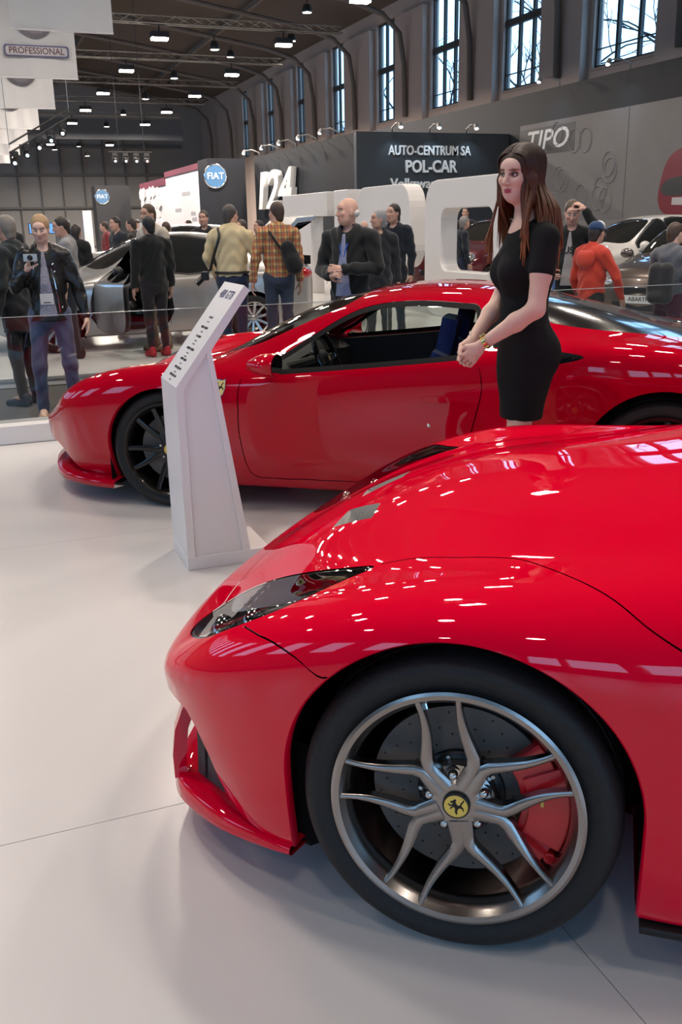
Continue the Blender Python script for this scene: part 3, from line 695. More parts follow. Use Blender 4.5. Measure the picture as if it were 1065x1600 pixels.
# ------------------------------------------------------------------ foreground car
def sec(*a): return list(a)
def near_car():
    car = empty('sports_car', (1.4037, 2.2619, 0), math.radians(142.6), 'bright red front-engined sports car in the foreground, grey forked spoke wheel in view', 'car')
    # section points: bottom centre, bottom edge x3, lower side, mid side, upper side, shoulder, crest, valley, hood edge, hood x2, centre
    def S(zb, yb, lo, mid, upr, sh, cr, va, he, h2, zc):
        return [(0, zb), (yb * .6, zb), (yb, zb), (yb + .012, zb + .02), lo, mid, upr, sh, cr, va, he, h2, (h2[0] * .5, zc), (0, zc)]
    rows = [
        (0.925, .14, S(.30, .10, (.12, .36), (.12, .375), (.11, .385), (.10, .392), (.09, .395), (.07, .397), (.05, .40), (.03, .40), .40)),
        (0.920, .14, S(.23, .42, (.52, .31), (.57, .385), (.57, .418), (.53, .435), (.45, .438), (.35, .438), (.25, .438), (.14, .438), .438)),
        (0.890, .14, S(.17, .56, (.64, .29), (.67, .40), (.716, .468), (.67, .482), (.58, .480), (.46, .474), (.32, .468), (.17, .464), .464)),
        (0.810, .11, S(.14, .65, (.73, .28), (.76, .42), (.802, .498), (.755, .522), (.665, .532), (.53, .524), (.37, .512), (.20, .510), .512)),
        (0.680, .05, S(.13, .73, (.815, .28), (.848, .435), (.872, .53), (.830, .580), (.735, .602), (.60, .592), (.41, .580), (.23, .594), .602)),
        (0.520, .0, S(.13, .86, (.905, .29), (.918, .47), (.922, .58), (.880, .655), (.775, .687), (.63, .674), (.44, .670), (.25, .694), .704)),
        (0.330, .0, S(.13, .925, (.962, .32), (.978, .52), (.984, .66), (.940, .738), (.815, .764), (.660, .745), (.47, .752), (.28, .782), .796)),
        (0.120, .0, S(.13, .86, (.965, .32), (.985, .54), (1.00, .72), (.955, .79), (.825, .816), (.665, .792), (.47, .818), (.28, .845), .858)),
        (-.100, .0, S(.13, .86, (.965, .32), (.985, .54), (1.00, .73), (.955, .80), (.825, .832), (.650, .81), (.47, .852), (.29, .88), .895)),
        (-.320, .0, S(.13, .935, (.962, .28), (.965, .54), (.975, .70), (.935, .785), (.815, .845), (.650, .842), (.49, .88), (.30, .905), .915)),
        (-.540, .0, S(.13, .935, (.955, .26), (.940, .52), (.940, .68), (.915, .775), (.815, .850), (.680, .87), (.53, .915), (.32, .942), .952)),
        (-.760, .0, S(.13, .93, (.950, .26), (.930, .50), (.925, .67), (.905, .79), (.830, .868), (.720, .91), (.60, .965), (.36, 1.0), 1.012)),
        (-1.00, .0, S(.12, .87, (.945, .28), (.930, .50), (.925, .68), (.905, .80), (.840, .875), (.760, .93), (.68, 1.03), (.42, 1.095), 1.11)),
        (-1.30, .0, S(.12, .87, (.945, .28), (.930, .50), (.930, .70), (.910, .81), (.850, .885), (.780, .94), (.67, 1.12), (.46, 1.20), 1.215)),
        (-1.70, .0, S(.12, .87, (.945, .28), (.935, .50), (.940, .72), (.925, .83), (.865, .90), (.780, .96), (.64, 1.17), (.45, 1.25), 1.268)),
        (-2.10, .0, S(.12, .86, (.955, .30), (.965, .54), (.975, .74), (.960, .85), (.885, .915), (.780, .96), (.60, 1.14), (.42, 1.225), 1.245)),
        (-2.50, .0, S(.13, .86, (.970, .32), (.985, .56), (1.00, .76), (.985, .88), (.890, .94), (.760, .96), (.56, 1.08), (.40, 1.15), 1.17)),
        (-2.85, .0, S(.15, .86, (.965, .34), (.985, .58), (1.00, .78), (.975, .89), (.880, .94), (.740, .945), (.54, 1.0), (.38, 1.05), 1.065)),
        (-3.25, -.04, S(.20, .82, (.900, .38), (.945, .60), (.945, .78), (.920, .88), (.840, .92), (.700, .925), (.52, .94), (.34, .955), .96)),
        (-3.52, -.10, S(.26, .76, (.840, .42), (.880, .60), (.880, .76), (.860, .85), (.790, .89), (.660, .905), (.50, .91), (.32, .915), .915)),
        (-3.62, -.12, S(.40, .50, (.550, .50), (.560, .60), (.560, .68), (.540, .72), (.500, .74), (.420, .75), (.32, .75), (.20, .75), .75)),
        (-3.63, -.12, S(.55, .05, (.060, .58), (.060, .60), (.060, .62), (.050, .64), (.050, .64), (.040, .64), (.03, .64), (.02, .64), .64))]
    tm = car_sheet(rows, 440, 170)
    ci, _, e1 = tm.split(arch_fn(0, .365, .388))
    arch_lip(e1, 0, .365, 1, red_paint, car); arch_lip(e1, 0, .365, -1, red_paint, car)
    ci, _, e2 = ci.split(arch_fn(-2.72, .365, .395))
    arch_lip(e2, -2.72, .365, 1, red_paint, car); arch_lip(e2, -2.72, .365, -1, red_paint, car)
    for s in (1, -1):
        wheel_well(0, .365, .392, s, car, .90); wheel_well(-2.72, .365, .40, s, car, .95)
    return car, ci
def side_xz(V): return np.stack([V[:, 0], V[:, 2]], 1)
def plan_xy(V): return np.stack([V[:, 0], np.abs(V[:, 1])], 1)
def cut_lines(tm, lines, width, depth, parent, m=gap_m, where=None):
    """shut lines: narrow strips cut from the shell along lines laid on it and set back as dark grooves. lines: (view, polyline)"""
    for view, pl in lines:
        pl = np.asarray(pl, float); seg = np.linalg.norm(np.diff(pl, axis=0), axis=1); cum = np.r_[0, np.cumsum(seg)]; tt = np.arange(0, cum[-1], .02); tt = np.r_[tt, cum[-1]]
        dn = np.stack([np.interp(tt, cum, pl[:, 0]), np.interp(tt, cum, pl[:, 1])], 1)
        for s_ in (1, -1):
            ok = tm.V[:, 1] * s_ > -1e-6
            if where is not None: ok &= where(tm.V)
            idx = np.where(ok)[0]; P = (side_xz(tm.V) if view == 'xz' else plan_xy(tm.V))[idx]
            L3 = []
            for p in dn:
                d2 = ((P - p) ** 2).sum(1); k = np.argpartition(d2, 4)[:4]; w_ = 1 / (d2[k] + 1e-7); L3.append((tm.V[idx[k]] * w_[:, None]).sum(0) / w_.sum())
            L3 = np.array(L3)
            for _ in range(2): L3[1:-1] = (L3[:-2] + 2 * L3[1:-1] + L3[2:]) / 4
            lo, hi = L3.min(0) - .05, L3.max(0) + .05
            def near(c, r):
                b = ((c > lo) & (c < hi)).all(1); out = np.zeros(len(c), bool); q = np.where(b)[0]; out[q] = line_sd(c[q], L3) < r; return out
            tm = tm.refine(lambda c: near(c, .014), 1).refine(lambda c: near(c, .008), 1)
            d = np.full(len(tm.V), 1.0); b = np.where(((tm.V > lo) & (tm.V < hi)).all(1))[0]; d[b] = line_sd(tm.V[b], L3) - width
            tm, strip, _ = tm.split(d)
            if strip is not None: strip.V = strip.V - strip.N * depth; strip.obj('shut_line', m, parent)
    return tm
def f12_finish(car, tm):
    # lower intake opening in the bumper
    xe = np.array([(.375, .15), (.46, .155), (.53, .165), (.585, .195), (.61, .25), (.63, .31), (.665, .37), (.70, .405), (.78, .405), (.85, .36), (.95, .34), (1.2, .34)])
    low = lambda V: np.where(V[:, 0] > .372, V[:, 2] - np.interp(V[:, 0], xe[:, 0], xe[:, 1]), 1.0)
    tm, _, edge = tm.split(low)
    # headlamp
    lamp_poly = smooth_poly([(.772, .585), (.775, .50), (.72, .43), (.64, .425), (.457, .531), (.337, .592), (.255, .628), (.306, .694), (.389, .790), (.492, .811), (.628, .764), (.71, .69)], 5)
    tm, lamp, _ = tm.split(lambda V: np.where(V[:, 2] > .46, -poly_sd(plan_xy(V), lamp_poly), 1.0))
    for s in (1, -1):
        L = lamp.split(lamp.V[:, 1] * s)[0]
        h = empty('headlamp'); h.parent = car
        tray = TM(L.V - L.N * .045, L.N, L.T); tray.obj('lamp_tray', mat('lamp_tray', (.010, .0105, .011), .4, metal=.2), h)
        sd = poly_sd(plan_xy(L.V), lamp_poly)
        a, b, _ = L.split(sd - .009)
        TM(a.V, a.N, a.T).obj('lens', clear_glass('lamp_lens', (.62, .64, .64), 1.45), h)
        TM(b.V - b.N * .003, b.N, b.T).obj('lamp_seal', blk_gloss, h)
        for (x, y, z, r) in ((.665, .60, .535, .040), (.565, .635, .585, .036)):
            mb = MB(); mb.ell((x, s * y, z), (r, r, r), 20, 12); mb.build('projector', mat('projector_lens', (.05, .055, .06), .05, metal=.6, coat=1), h, smooth=True)
            mb = MB(); mb.lathe([(r + .004, -.004), (r + .008, .012), (r + .002, .02)], 28, axis='x', c=(x, s * y, z)); mb.build('projector_ring', chrome, h, smooth=True)
        mb = MB()
        pts = [(x, s * y, z) for x, y, z in ((.60, .755, .56), (.52, .775, .615), (.42, .765, .67), (.33, .71, .71))]
        mb.path(pts, .006, 6); mb.build('light_strip', mat('light_strip', (.6, .62, .65), .2, metal=.5), h, smooth=True)
    # bonnet vents
    vent = [(.487, .205), (.472, .070), (.358, .145), (.354, .262)]
    tm, vv, _ = tm.split(lambda V: np.where(V[:, 2] > .5, -poly_sd(plan_xy(V), vent), 1.0))
    for s in (1, -1):
        q = vv.split(vv.V[:, 1] * s)[0]; sd = poly_sd(plan_xy(q.V), vent)
        q.V = q.V - q.N * np.clip(sd * 1.6, 0, .03)[:, None]; q.obj('bonnet_vent', mat('vent_grey', (.085, .088, .088), .45), car)
    # panel gaps
    hoodline = [(.775, .0), (.765, .30), (.73, .47)]
    bridge = smooth_poly([(.240, .620), (.15, .61), (.07, .628), (-.031, .635), (-.10, .655), (-.181, .735), (-.227, .786), (-.297, .852), (-.355, .900), (-.424, .926), (-.52, .93)], 4, False)
    tm = cut_lines(tm, [('xy', bridge), ('xy', smooth_poly(hoodline, 5, False)), ('xy', [(.52, .82), (.465, .876), (.40, .925), (.345, .955), (.27, .985)])], .0022, .006, car, where=lambda V: V[:, 2] > .44)
    tm = cut_lines(tm, [('xz', smooth_poly([(-.62, .17), (-.62, .5), (-.70, .72), (-.78, .88)], 4, False)), ('xz', smooth_poly([(-1.80, .19), (-1.92, .45), (-1.95, .70), (-1.86, .93)], 4, False))], .0025, .008, car)
    # greenhouse (outside the picture, still part of the car)
    side_win = smooth_poly([(-.80, .935), (-1.05, 1.05), (-1.32, 1.155), (-1.65, 1.19), (-2.0, 1.155), (-2.2, 1.07), (-2.05, .99), (-1.5, .965)], 5)
    tm, sw, _ = tm.split(lambda V: np.where(np.abs(V[:, 1]) > .5, -poly_sd(side_xz(V), side_win), 1.0)); 
    for s in (1, -1): sw.split(sw.V[:, 1] * s)[0].obj('side_window', tint_m, car)
    ws = smooth_poly([(-.66, 0), (-.68, .30), (-.78, .55), (-.90, .60), (-1.22, .47), (-1.26, .25), (-1.27, 0), (-1.26, -.25), (-1.22, -.47), (-.90, -.60), (-.78, -.55), (-.68, -.30)], 4)
    tm, wsh, _ = tm.split(lambda V: np.where(V[:, 2] > .85, -poly_sd(V[:, :2], ws), 1.0)); wsh.obj('windscreen', tint_m, car)
    rw = smooth_poly([(-2.15, 0), (-2.2, .38), (-2.75, .36), (-2.95, .25), (-3.0, 0), (-2.95, -.25), (-2.75, -.36), (-2.2, -.38)], 4)
    tm, rws, _ = tm.split(lambda V: np.where(V[:, 2] > .85, -poly_sd(V[:, :2], rw), 1.0)); rws.obj('rear_window', tint_m, car)
    for s in (1, -1):
        mb = MB(); mb.lathe([(.085, 0), (.08, -.02), (0, -.025)], 28, axis='x', c=(-3.50, s * .66, .70)); mb.build('tail_lamp', mat('tail_red', (.4, .005, .01), .15, coat=1), car, smooth=True)
        mb = MB(); mb.lathe([(.05, .1), (.055, -.03), (.045, -.03), (.045, .1)], 24, axis='x', c=(-3.52, s * .55, .30)); mb.build('exhaust_tip', chrome, car, smooth=True)
        mb = MB(); mb.ell((-.93, s * 1.02, .95), (.07, .11, .065), 18, 12); mb.tube((-.93, s * .86, .90), (-.93, s * .98, .94), .02); mb.build('door_mirror', red_paint, car, smooth=True)
    # sill under the door
    for s in (1, -1):
        mb = MB(); mb.prism([(-.392, .885), (-.392, .952), (-.60, .955), (-2.31, .955), (-2.31, .88)], .118, .136); o = mb.build('sill', blk, car, bevel=.004)
        if s < 0: o.scale = (1, -1, 1)
    tm.obj('body_shell', red_paint, car)
    # intake: dark cavity, side panel, splitter with upright
    mb = MB(); out = [(.36, .86), (.50, .80), (.62, .72), (.70, .62), (.76, .45), (.79, .2), (.79, -.2), (.76, -.45), (.70, -.62), (.62, -.72), (.50, -.80), (.36, -.86), (.30, -.8), (.30, .8)]
    mb.prism(out, .125, .40); mb.build('intake_cavity', liner_m, car)
    pan = mat('intake_panel_grey', (.075, .075, .072), .45)
    for s in (1, -1):
        mb = MB(); A = [(.74, .665, .145), (.735, .66, .335), (.60, .755, .27), (.46, .845, .165), (.47, .84, .14)]
        V = [(x, s * y, z) for x, y, z in A] + [(x - .01, s * (y - .02), z) for x, y, z in A]; n = 5
        mb.add(V, [tuple(range(n)), tuple(range(n, 2 * n))[::-1]] + [(i, (i + 1) % n, n + (i + 1) % n, n + i) for i in range(n)]); mb.build('intake_panel', pan, car)
        mb = MB(); mb.path([(.705, s * .688, .15), (.70, s * .690, .31)], .004, 6); mb.build('intake_fin', blk, car)
        # upright at the outer corner of the intake
        P_ = np.array([(.795, .675, .135), (.800, .668, .20), (.795, .655, .27), (.775, .635, .335)]); mb = MB(); V = []
        for p in P_:
            for (dx, dy) in ((.0, .02), (.02, -.02), (-.01, -.03), (-.03, .0)): V.append((p[0] + dx, s * (p[1] + dy), p[2]))
        mb.add(V, [(a * 4 + b, a * 4 + (b + 1) % 4, a * 4 + 4 + (b + 1) % 4, a * 4 + 4 + b) for a in range(3) for b in range(4)] + [(3, 2, 1, 0), (12, 13, 14, 15)]); mb.build('intake_upright', red_paint, car, smooth=True, auto=1.0)
    outer = smooth_poly([(.392, .925), (.47, .90), (.60, .845), (.72, .765), (.795, .69), (.84, .58), (.875, .35), (.885, 0)], 5, False)
    zt = np.interp(outer[:, 0], [.365, .5, .65, .80, .9], [.158, .158, .155, .150, .14]); zb = np.interp(outer[:, 0], [.365, .5, .65, .80, .9], [.135, .118, .100, .085, .08])
    tn = np.gradient(outer, axis=0); nn = np.stack([-tn[:, 1], tn[:, 0]], 1); nn /= np.linalg.norm(nn, axis=1)[:, None]
    ins = outer + nn * np.sign((nn * (np.array([.3, 0]) - outer)).sum(1))[:, None] * .09
    mid = outer + (ins - outer) * .12
    prof = [np.c_[ins, zb + .0], np.c_[mid, zb], np.c_[outer, zb + .012], np.c_[outer + (ins - outer) * .06, (zb + zt) / 2 + .01], np.c_[mid, zt], np.c_[ins, zt - .012]]
    for s in (1, -1):
        V = np.concatenate(prof) * [1, s, 1]; n = len(outer); i = np.arange(n - 1)
        Fc = np.concatenate([np.stack([k * n + i, k * n + i + 1, (k + 1) * n + i + 1, (k + 1) * n + i], 1) for k in range(5)])
        mk('splitter', V, Fc, red_paint, car, smooth=True)
    # oval grille in the nose
    mb = MB(); V = []
    for k in range(14):
        yy = -.42 + .06 * k + .02; mb.box(.84, .852, yy, yy + .006, .2, .36)
    for k in range(6): mb.box(.84, .852, -.42, .42, .2 + .03 * k, .205 + .03 * k)
    mb.build('front_grille', blk, car)
    # wheels
    near_wheel(car, 0, 1, phi0=math.radians(28)); near_wheel(car, 0, -1, phi0=.3)
    near_wheel(car, -2.72, 1, R=.358, wdt=.315, yface=.965, phi0=.9); near_wheel(car, -2.72, -1, R=.358, wdt=.315, yface=.965, phi0=.5)
car1, tm1 = near_car()
f12_finish(car1, tm1)
# ------------------------------------------------------------------ mid-engined car behind the totem
def far_car():
    car = empty('sports_car', (1.4725, 5.9110, 0), math.radians(144.5), 'red mid-engined coupe with black wheels behind the white totem', 'car')
    def S(zb, yb, lo, mid, upr, sh, cr, va, he, h2, zc):
        return [(0, zb), (yb * .6, zb), (yb, zb), (yb + .012, zb + .02), lo, mid, upr, sh, cr, va, he, h2, (h2[0] * .5, zc), (0, zc)]
    rows = [
        (1.135, .34, S(.27, .10, (.12, .33), (.12, .345), (.11, .355), (.10, .36), (.09, .362), (.07, .364), (.05, .365), (.03, .365), .365)),
        (1.125, .34, S(.19, .42, (.42, .27), (.50, .345), (.565, .405), (.51, .412), (.44, .405), (.34, .40), (.24, .395), (.14, .392), .392)),
        (1.080, .34, S(.14, .56, (.59, .25), (.67, .36), (.735, .450), (.68, .463), (.59, .465), (.46, .448), (.32, .43), (.18, .422), .42)),
        (0.980, .28, S(.12, .66, (.69, .25), (.765, .385), (.825, .500), (.77, .528), (.675, .545), (.53, .515), (.38, .482), (.21, .468), .465)),
        (0.830, .15, S(.12, .74, (.795, .255), (.86, .41), (.898, .555), (.85, .61), (.745, .635), (.58, .598), (.41, .548), (.23, .530), .527)),
        (0.630, .05, S(.12, .80, (.905, .28), (.938, .45), (.945, .60), (.895, .683), (.78, .715), (.61, .672), (.43, .612), (.24, .595), .590)),
        (0.400, .0, S(.12, .85, (.945, .29), (.968, .48), (.975, .645), (.925, .742), (.80, .780), (.63, .730), (.45, .668), (.25, .648), .643)),
        (0.150, .0, S(.12, .85, (.955, .30), (.978, .50), (.980, .67), (.93, .778), (.80, .822), (.63, .778), (.46, .720), (.26, .702), .697)),
        (-.120, .0, S(.12, .85, (.950, .30), (.965, .50), (.965, .68), (.92, .785), (.81, .828), (.67, .812), (.50, .785), (.28, .775), .772)),
        (-.400, .0, S(.12, .86, (.940, .28), (.945, .48), (.945, .67), (.91, .778), (.83, .815), (.76, .855), (.64, .915), (.36, .945), .952)),
        (-.700, .0, S(.12, .86, (.938, .26), (.935, .45), (.935, .66), (.915, .775), (.85, .812), (.79, .86), (.68, 1.01), (.43, 1.08), 1.092)),
        (-1.00, .0, S(.12, .86, (.940, .26), (.922, .45), (.925, .66), (.915, .795), (.858, .835), (.795, .89), (.655, 1.10), (.43, 1.162), 1.175)),
        (-1.35, .0, S(.12, .86, (.945, .26), (.915, .45), (.920, .66), (.915, .820), (.865, .862), (.795, .92), (.635, 1.145), (.42, 1.205), 1.217)),
        (-1.70, .0, S(.12, .86, (.950, .27), (.925, .47), (.930, .68), (.925, .845), (.875, .895), (.795, .95), (.615, 1.145), (.40, 1.195), 1.207)),
        (-2.00, .0, S(.12, .86, (.958, .28), (.955, .50), (.962, .72), (.960, .880), (.900, .945), (.77, .985), (.59, 1.10), (.38, 1.148), 1.158)),
        (-2.30, .0, S(.13, .86, (.968, .30), (.978, .53), (.990, .75), (.980, .905), (.905, .965), (.74, .985), (.55, 1.045), (.36, 1.075), 1.082)),
        (-2.65, .0, S(.14, .86, (.968, .32), (.982, .56), (.995, .77), (.975, .905), (.885, .955), (.70, .955), (.52, .975), (.34, .992), .997)),
        (-3.00, -.04, S(.18, .83, (.930, .36), (.955, .58), (.960, .75), (.935, .860), (.850, .905), (.68, .905), (.50, .910), (.32, .915), .917)),
        (-3.28, -.10, S(.24, .76, (.850, .40), (.880, .58), (.885, .72), (.860, .820), (.780, .870), (.64, .885), (.48, .89), (.30, .892), .893)),
        (-3.40, -.12, S(.36, .50, (.550, .48), (.560, .58), (.560, .66), (.540, .72), (.500, .74), (.42, .75), (.32, .75), (.20, .75), .75)),
        (-3.41, -.12, S(.55, .05, (.060, .58), (.060, .60), (.060, .62), (.050, .64), (.050, .64), (.040, .64), (.03, .64), (.02, .64), .64))]
    tm = car_sheet(rows, 330, 135)
    return car, tm
shaded_red = mat('shaded_red_paint', (.47, .0, .014), .5, coat=1.0, coat_rough=.012, spec=.0)  # same red as the near car, darkened to put its shade into the colour
blue_seat = mat('blue_alcantara', (.012, .035, .19), .7, sheen=.4)
dash_m = mat('dash_black', (.010, .010, .011), .45)
rim_blk = mat('rim_black', (.014, .013, .013), .3, metal=.6, coat=.4)
pane = clear_glass('side_pane', (.86, .89, .87), 1.35)
screen = clear_glass('windscreen_pane', (.42, .45, .44), 1.5)
badge_y = mat('shield_yellow', (.82, .66, .22), .4)
def far_wheel(parent, x, side, R, rim, wdt, yface, phi0):
    wz = empty('wheel', (x, side * (yface - wdt / 2), R - .003)); wz.parent = parent
    wz.rotation_euler = (math.radians(-89 if side > 0 else 89), 0, 0); h = wdt / 2
    tyre(R, rim, wdt, wz, 72)
    mb = MB(); mb.lathe([(rim - .002, h - .012), (rim, h), (rim - .012, h), (rim - .024, h - .012), (rim - .032, h - .05), (rim - .03, -h + .03), (rim - .004, -h + .01), (rim - .004, h - .012)], 72); mb.build('rim', rim_blk, wz, smooth=True, auto=.6)
    split_spokes(wz, rim_blk, 5, phi0, .04, .075, rim - .014, math.radians(14), .040, .026, h - .03, h - .035, h - .012, .03)
    mb = MB(); mb.lathe([(0, h - .03), (.05, h - .03), (.07, h - .05), (.07, h - .09)], 32); mb.build('hub', rim_blk, wz, smooth=True, auto=.6)
    for i in range(5):
        a = phi0 + math.radians(36) + 2 * PI * i / 5; mb = MB(); mb.tube((.056 * math.cos(a), .056 * math.sin(a), h - .06), (.056 * math.cos(a), .056 * math.sin(a), h - .026), .010, .008, 10); mb.build('wheel_nut', nut_m, wz, smooth=True)
    mb = MB(); mb.lathe([(.0, h - .022), (.028, h - .024), (.03, h - .03)], 24); mb.build('centre_cap', yellow_m, wz, smooth=True)
    zf = h - .1; mb = MB(); mb.lathe([(.085, zf - .012), (.085, zf + .012), (.19, zf + .012), (.19, zf - .012)], 56, close=True); mb.build('brake_disc', disc_m, wz, smooth=True, auto=.5)
    a0 = np.linspace(-.6, .6, 12); sg = -1 if side > 0 else 1
    mb = MB(); mb.prism([(sg * .205 * math.cos(a), .205 * math.sin(a)) for a in a0] + [(sg * .13 * math.cos(a), .13 * math.sin(a)) for a in a0[::-1]], zf - .04, zf + .04); mb.build('caliper', cal_red, wz)
    return wz
def surf_frame(tm, x, z, side=1):
    """point, normal and in-surface axes on the flank at side-view (x, z)"""
    d = (tm.V[:, 0] - x) ** 2 + (tm.V[:, 2] - z) ** 2 + np.where(tm.V[:, 1] * side > .4, 0, 9); i = int(np.argmin(d))
    p, n = tm.V[i], tm.N[i]; r = np.cross((0, 0, 1), n); r /= np.linalg.norm(r); u = np.cross(n, r)
    return Matrix(((r[0], u[0], n[0], p[0]), (r[1], u[1], n[1], p[1]), (r[2], u[2], n[2], p[2]), (0, 0, 0, 1)))
def seat(parent, y, name='seat'):
    o = empty(name, (-1.25, y, .22)); o.parent = parent
    def slab(nm, pts, hw, th):
        P_ = np.array(pts, float); V = []; n = len(P_); T = np.gradient(P_, axis=0); T /= np.linalg.norm(T, axis=1)[:, None]
        for (x, z), t in zip(P_, T):
            nx, nz = -t[1], t[0]
            for (u, v) in ((-1, .3), (-.85, 1), (-.5, .55), (0, .45), (.5, .55), (.85, 1), (1, .3), (1, -.6), (0, -.7), (-1, -.6)): V.append((x + nx * th * v, u * hw, z + nz * th * v))
        k = 10; Fc = [(a * k + b, a * k + (b + 1) % k, (a + 1) * k + (b + 1) % k, (a + 1) * k + b) for a in range(n - 1) for b in range(k)] + [tuple(range(k))[::-1], tuple(range((n - 1) * k, n * k))]
        mb = MB(); mb.add(V, Fc); mb.build(nm, blue_seat, o, smooth=True, auto=.9)
    slab('cushion', [(.42, .16), (.30, .17), (.1, .12), (-.05, .10)], .25, .06)
    slab('backrest', [(-.02, .08), (-.10, .30), (-.18, .50), (-.24, .64)], .24, .06)
    slab('headrest', [(-.235, .63), (-.26, .74), (-.275, .82)], .13, .055)
def g488_finish(car, tm):
    full = tm
    tm, _, e1 = tm.split(arch_fn(0, .335, .362)); tm, _, e2 = tm.split(arch_fn(-2.65, .36, .390))
    for s in (1, -1):
        arch_lip(e1, 0, .335, s, shaded_red, car); arch_lip(e2, -2.65, .36, s, shaded_red, car)
        wheel_well(0, .335, .366, s, car, .93); wheel_well(-2.65, .36, .395, s, car, .94)
    # nose: lower intake edge and splitter
    xe = np.array([(.34, .12), (.60, .145), (.74, .17), (.84, .25), (.92, .30), (1.3, .30)])
    tm, _, _ = tm.split(lambda V: np.where(V[:, 0] > .34, V[:, 2] - np.interp(V[:, 0] + .34 * (np.abs(V[:, 1]) / .9) ** 2 * .4, xe[:, 0], xe[:, 1]), 1.0))
    mb = MB(); mb.prism([(.36, .84), (.62, .76), (.80, .62), (.93, .35), (.96, 0), (.93, -.35), (.80, -.62), (.62, -.76), (.36, -.84)], .10, .33); mb.build('intake_cavity', liner_m, car)
    outer = smooth_poly([(.345, .955), (.50, .925), (.66, .86), (.80, .76), (.92, .60), (1.03, .35), (1.07, 0)], 5, False); n = len(outer); ins = outer * [.93, .90]
    for s in (1, -1):
        V = np.concatenate([np.c_[ins, np.full(n, .095)], np.c_[outer, np.full(n, .10)], np.c_[outer * .995, np.linspace(.135, .17, n)], np.c_[ins, np.linspace(.15, .19, n)]]) * [1, s, 1]; i = np.arange(n - 1)
        mk('splitter', V, np.concatenate([np.stack([k * n + i, k * n + i + 1, (k + 1) * n + i + 1, (k + 1) * n + i], 1) for k in range(3)]), shaded_red, car, smooth=True)
    # headlamps
    lp = smooth_poly([(.90, .60), (.82, .735), (.60, .790), (.32, .750), (.27, .71), (.50, .64), (.72, .575)], 5)
    tm, lamp, _ = tm.split(lambda V: np.where(V[:, 2] > .40, -poly_sd(plan_xy(V), lp), 1.0))
    for s in (1, -1):
        q = lamp.split(lamp.V[:, 1] * s)[0]; h = empty('headlamp'); h.parent = car
        TM(q.V - q.N * .03, q.N, q.T).obj('lamp_tray', mat('lamp_tray', (.02, .021, .022), .3, metal=.4), h); q.obj('lens', clear_glass('lamp_lens', (.78, .80, .80), 1.5), h)
        for k in range(4):
            t = k / 3; mb = MB(); mb.ell((.80 - .42 * t, s * (.655 + .035 * t), .535 + .175 * t), (.026, .026, .02), 12, 8); mb.build('led_unit', chrome, h, smooth=True)
    # side windows with black surround
    win = smooth_poly([(-.60, .800), (-.90, .820), (-1.35, .862), (-1.66, .898), (-1.70, .93), (-1.70, 1.085), (-1.62, 1.108), (-1.37, 1.120), (-1.15, 1.100), (-1.0, 1.050), (-.84, .955), (-.70, .865)], 4)
    onside = lambda V: (np.abs(V[:, 1]) > .45) & (V[:, 2] > .7)
    tm, fr, _ = tm.split(lambda V: np.where(onside(V), -poly_sd(side_xz(V), win) - .024, 1.0))
    gl, fr2, _ = fr.split(lambda V: poly_sd(side_xz(V), win) - .002)
    quarter = smooth_poly([(-1.735, .93), (-1.74, 1.085), (-1.86, 1.062), (-2.02, .995), (-1.98, .965)], 3)
    tm, qg, _ = tm.split(lambda V: np.where(onside(V), -poly_sd(side_xz(V), quarter), 1.0))
    for s in (1, -1):
        gl.split(gl.V[:, 1] * s)[0].obj('side_window', pane, car)
        q = fr2.split(fr2.V[:, 1] * s)[0]; q.V = q.V - q.N * .002; q.obj('window_surround', liner_m, car)
        qg.split(qg.V[:, 1] * s)[0].obj('quarter_window', tint_m, car)
    ws = smooth_poly([(-.00, 0), (-.04, .30), (-.17, .52), (-.36, .64), (-.55, .665), (-.92, .555), (-1.02, .42), (-1.05, .2), (-1.06, 0), (-1.05, -.2), (-1.02, -.42), (-.92, -.555), (-.55, -.665), (-.36, -.64), (-.17, -.52), (-.04, -.30)], 4)
    tm, w_, _ = tm.split(lambda V: np.where(V[:, 2] > .6, -poly_sd(V[:, :2], ws), 1.0)); w_.obj('windscreen', screen, car)
    rw = smooth_poly([(-1.80, 0), (-1.80, .40), (-1.92, .60), (-2.15, .665), (-2.45, .64), (-2.78, .50), (-2.92, .30), (-2.95, 0), (-2.92, -.30), (-2.78, -.50), (-2.45, -.64), (-2.15, -.665), (-1.92, -.60), (-1.80, -.40)], 4)
    tm, r_, _ = tm.split(lambda V: np.where(V[:, 2] > .8, -poly_sd(V[:, :2], rw), 1.0)); r_.obj('engine_cover', blk_gloss, car)
    # side scoop
    scoop = smooth_poly([(-1.90, .930), (-2.10, .928), (-2.26, .905), (-2.16, .872), (-2.02, .852), (-1.90, .850)], 4)
    tm, sc_, _ = tm.split(lambda V: np.where(np.abs(V[:, 1]) > .6, -poly_sd(side_xz(V), scoop), 1.0))
    for s in (1, -1):
        q = sc_.split(sc_.V[:, 1] * s)[0]; sd = poly_sd(side_xz(q.V), scoop); q.V = q.V - q.N * np.clip(sd * 3, 0, .08)[:, None]; q.obj('side_intake', liner_m, car)
    # shut lines
    door_f = smooth_poly([(-.47, .80), (-.445, .70), (-.440, .588), (-.446, .409), (-.480, .235), (-.53, .195)], 4, False)
    door_r = smooth_poly([(-1.715, .905), (-1.755, .80), (-1.762, .72), (-1.743, .628), (-1.70, .45), (-1.65, .30), (-1.58, .20)], 4, False)
    tm = cut_lines(tm, [('xz', door_f), ('xz', door_r), ('xz', [(-.53, .195), (-1.58, .20)])], .0028, .008, car, where=lambda V: np.abs(V[:, 1]) > .6)
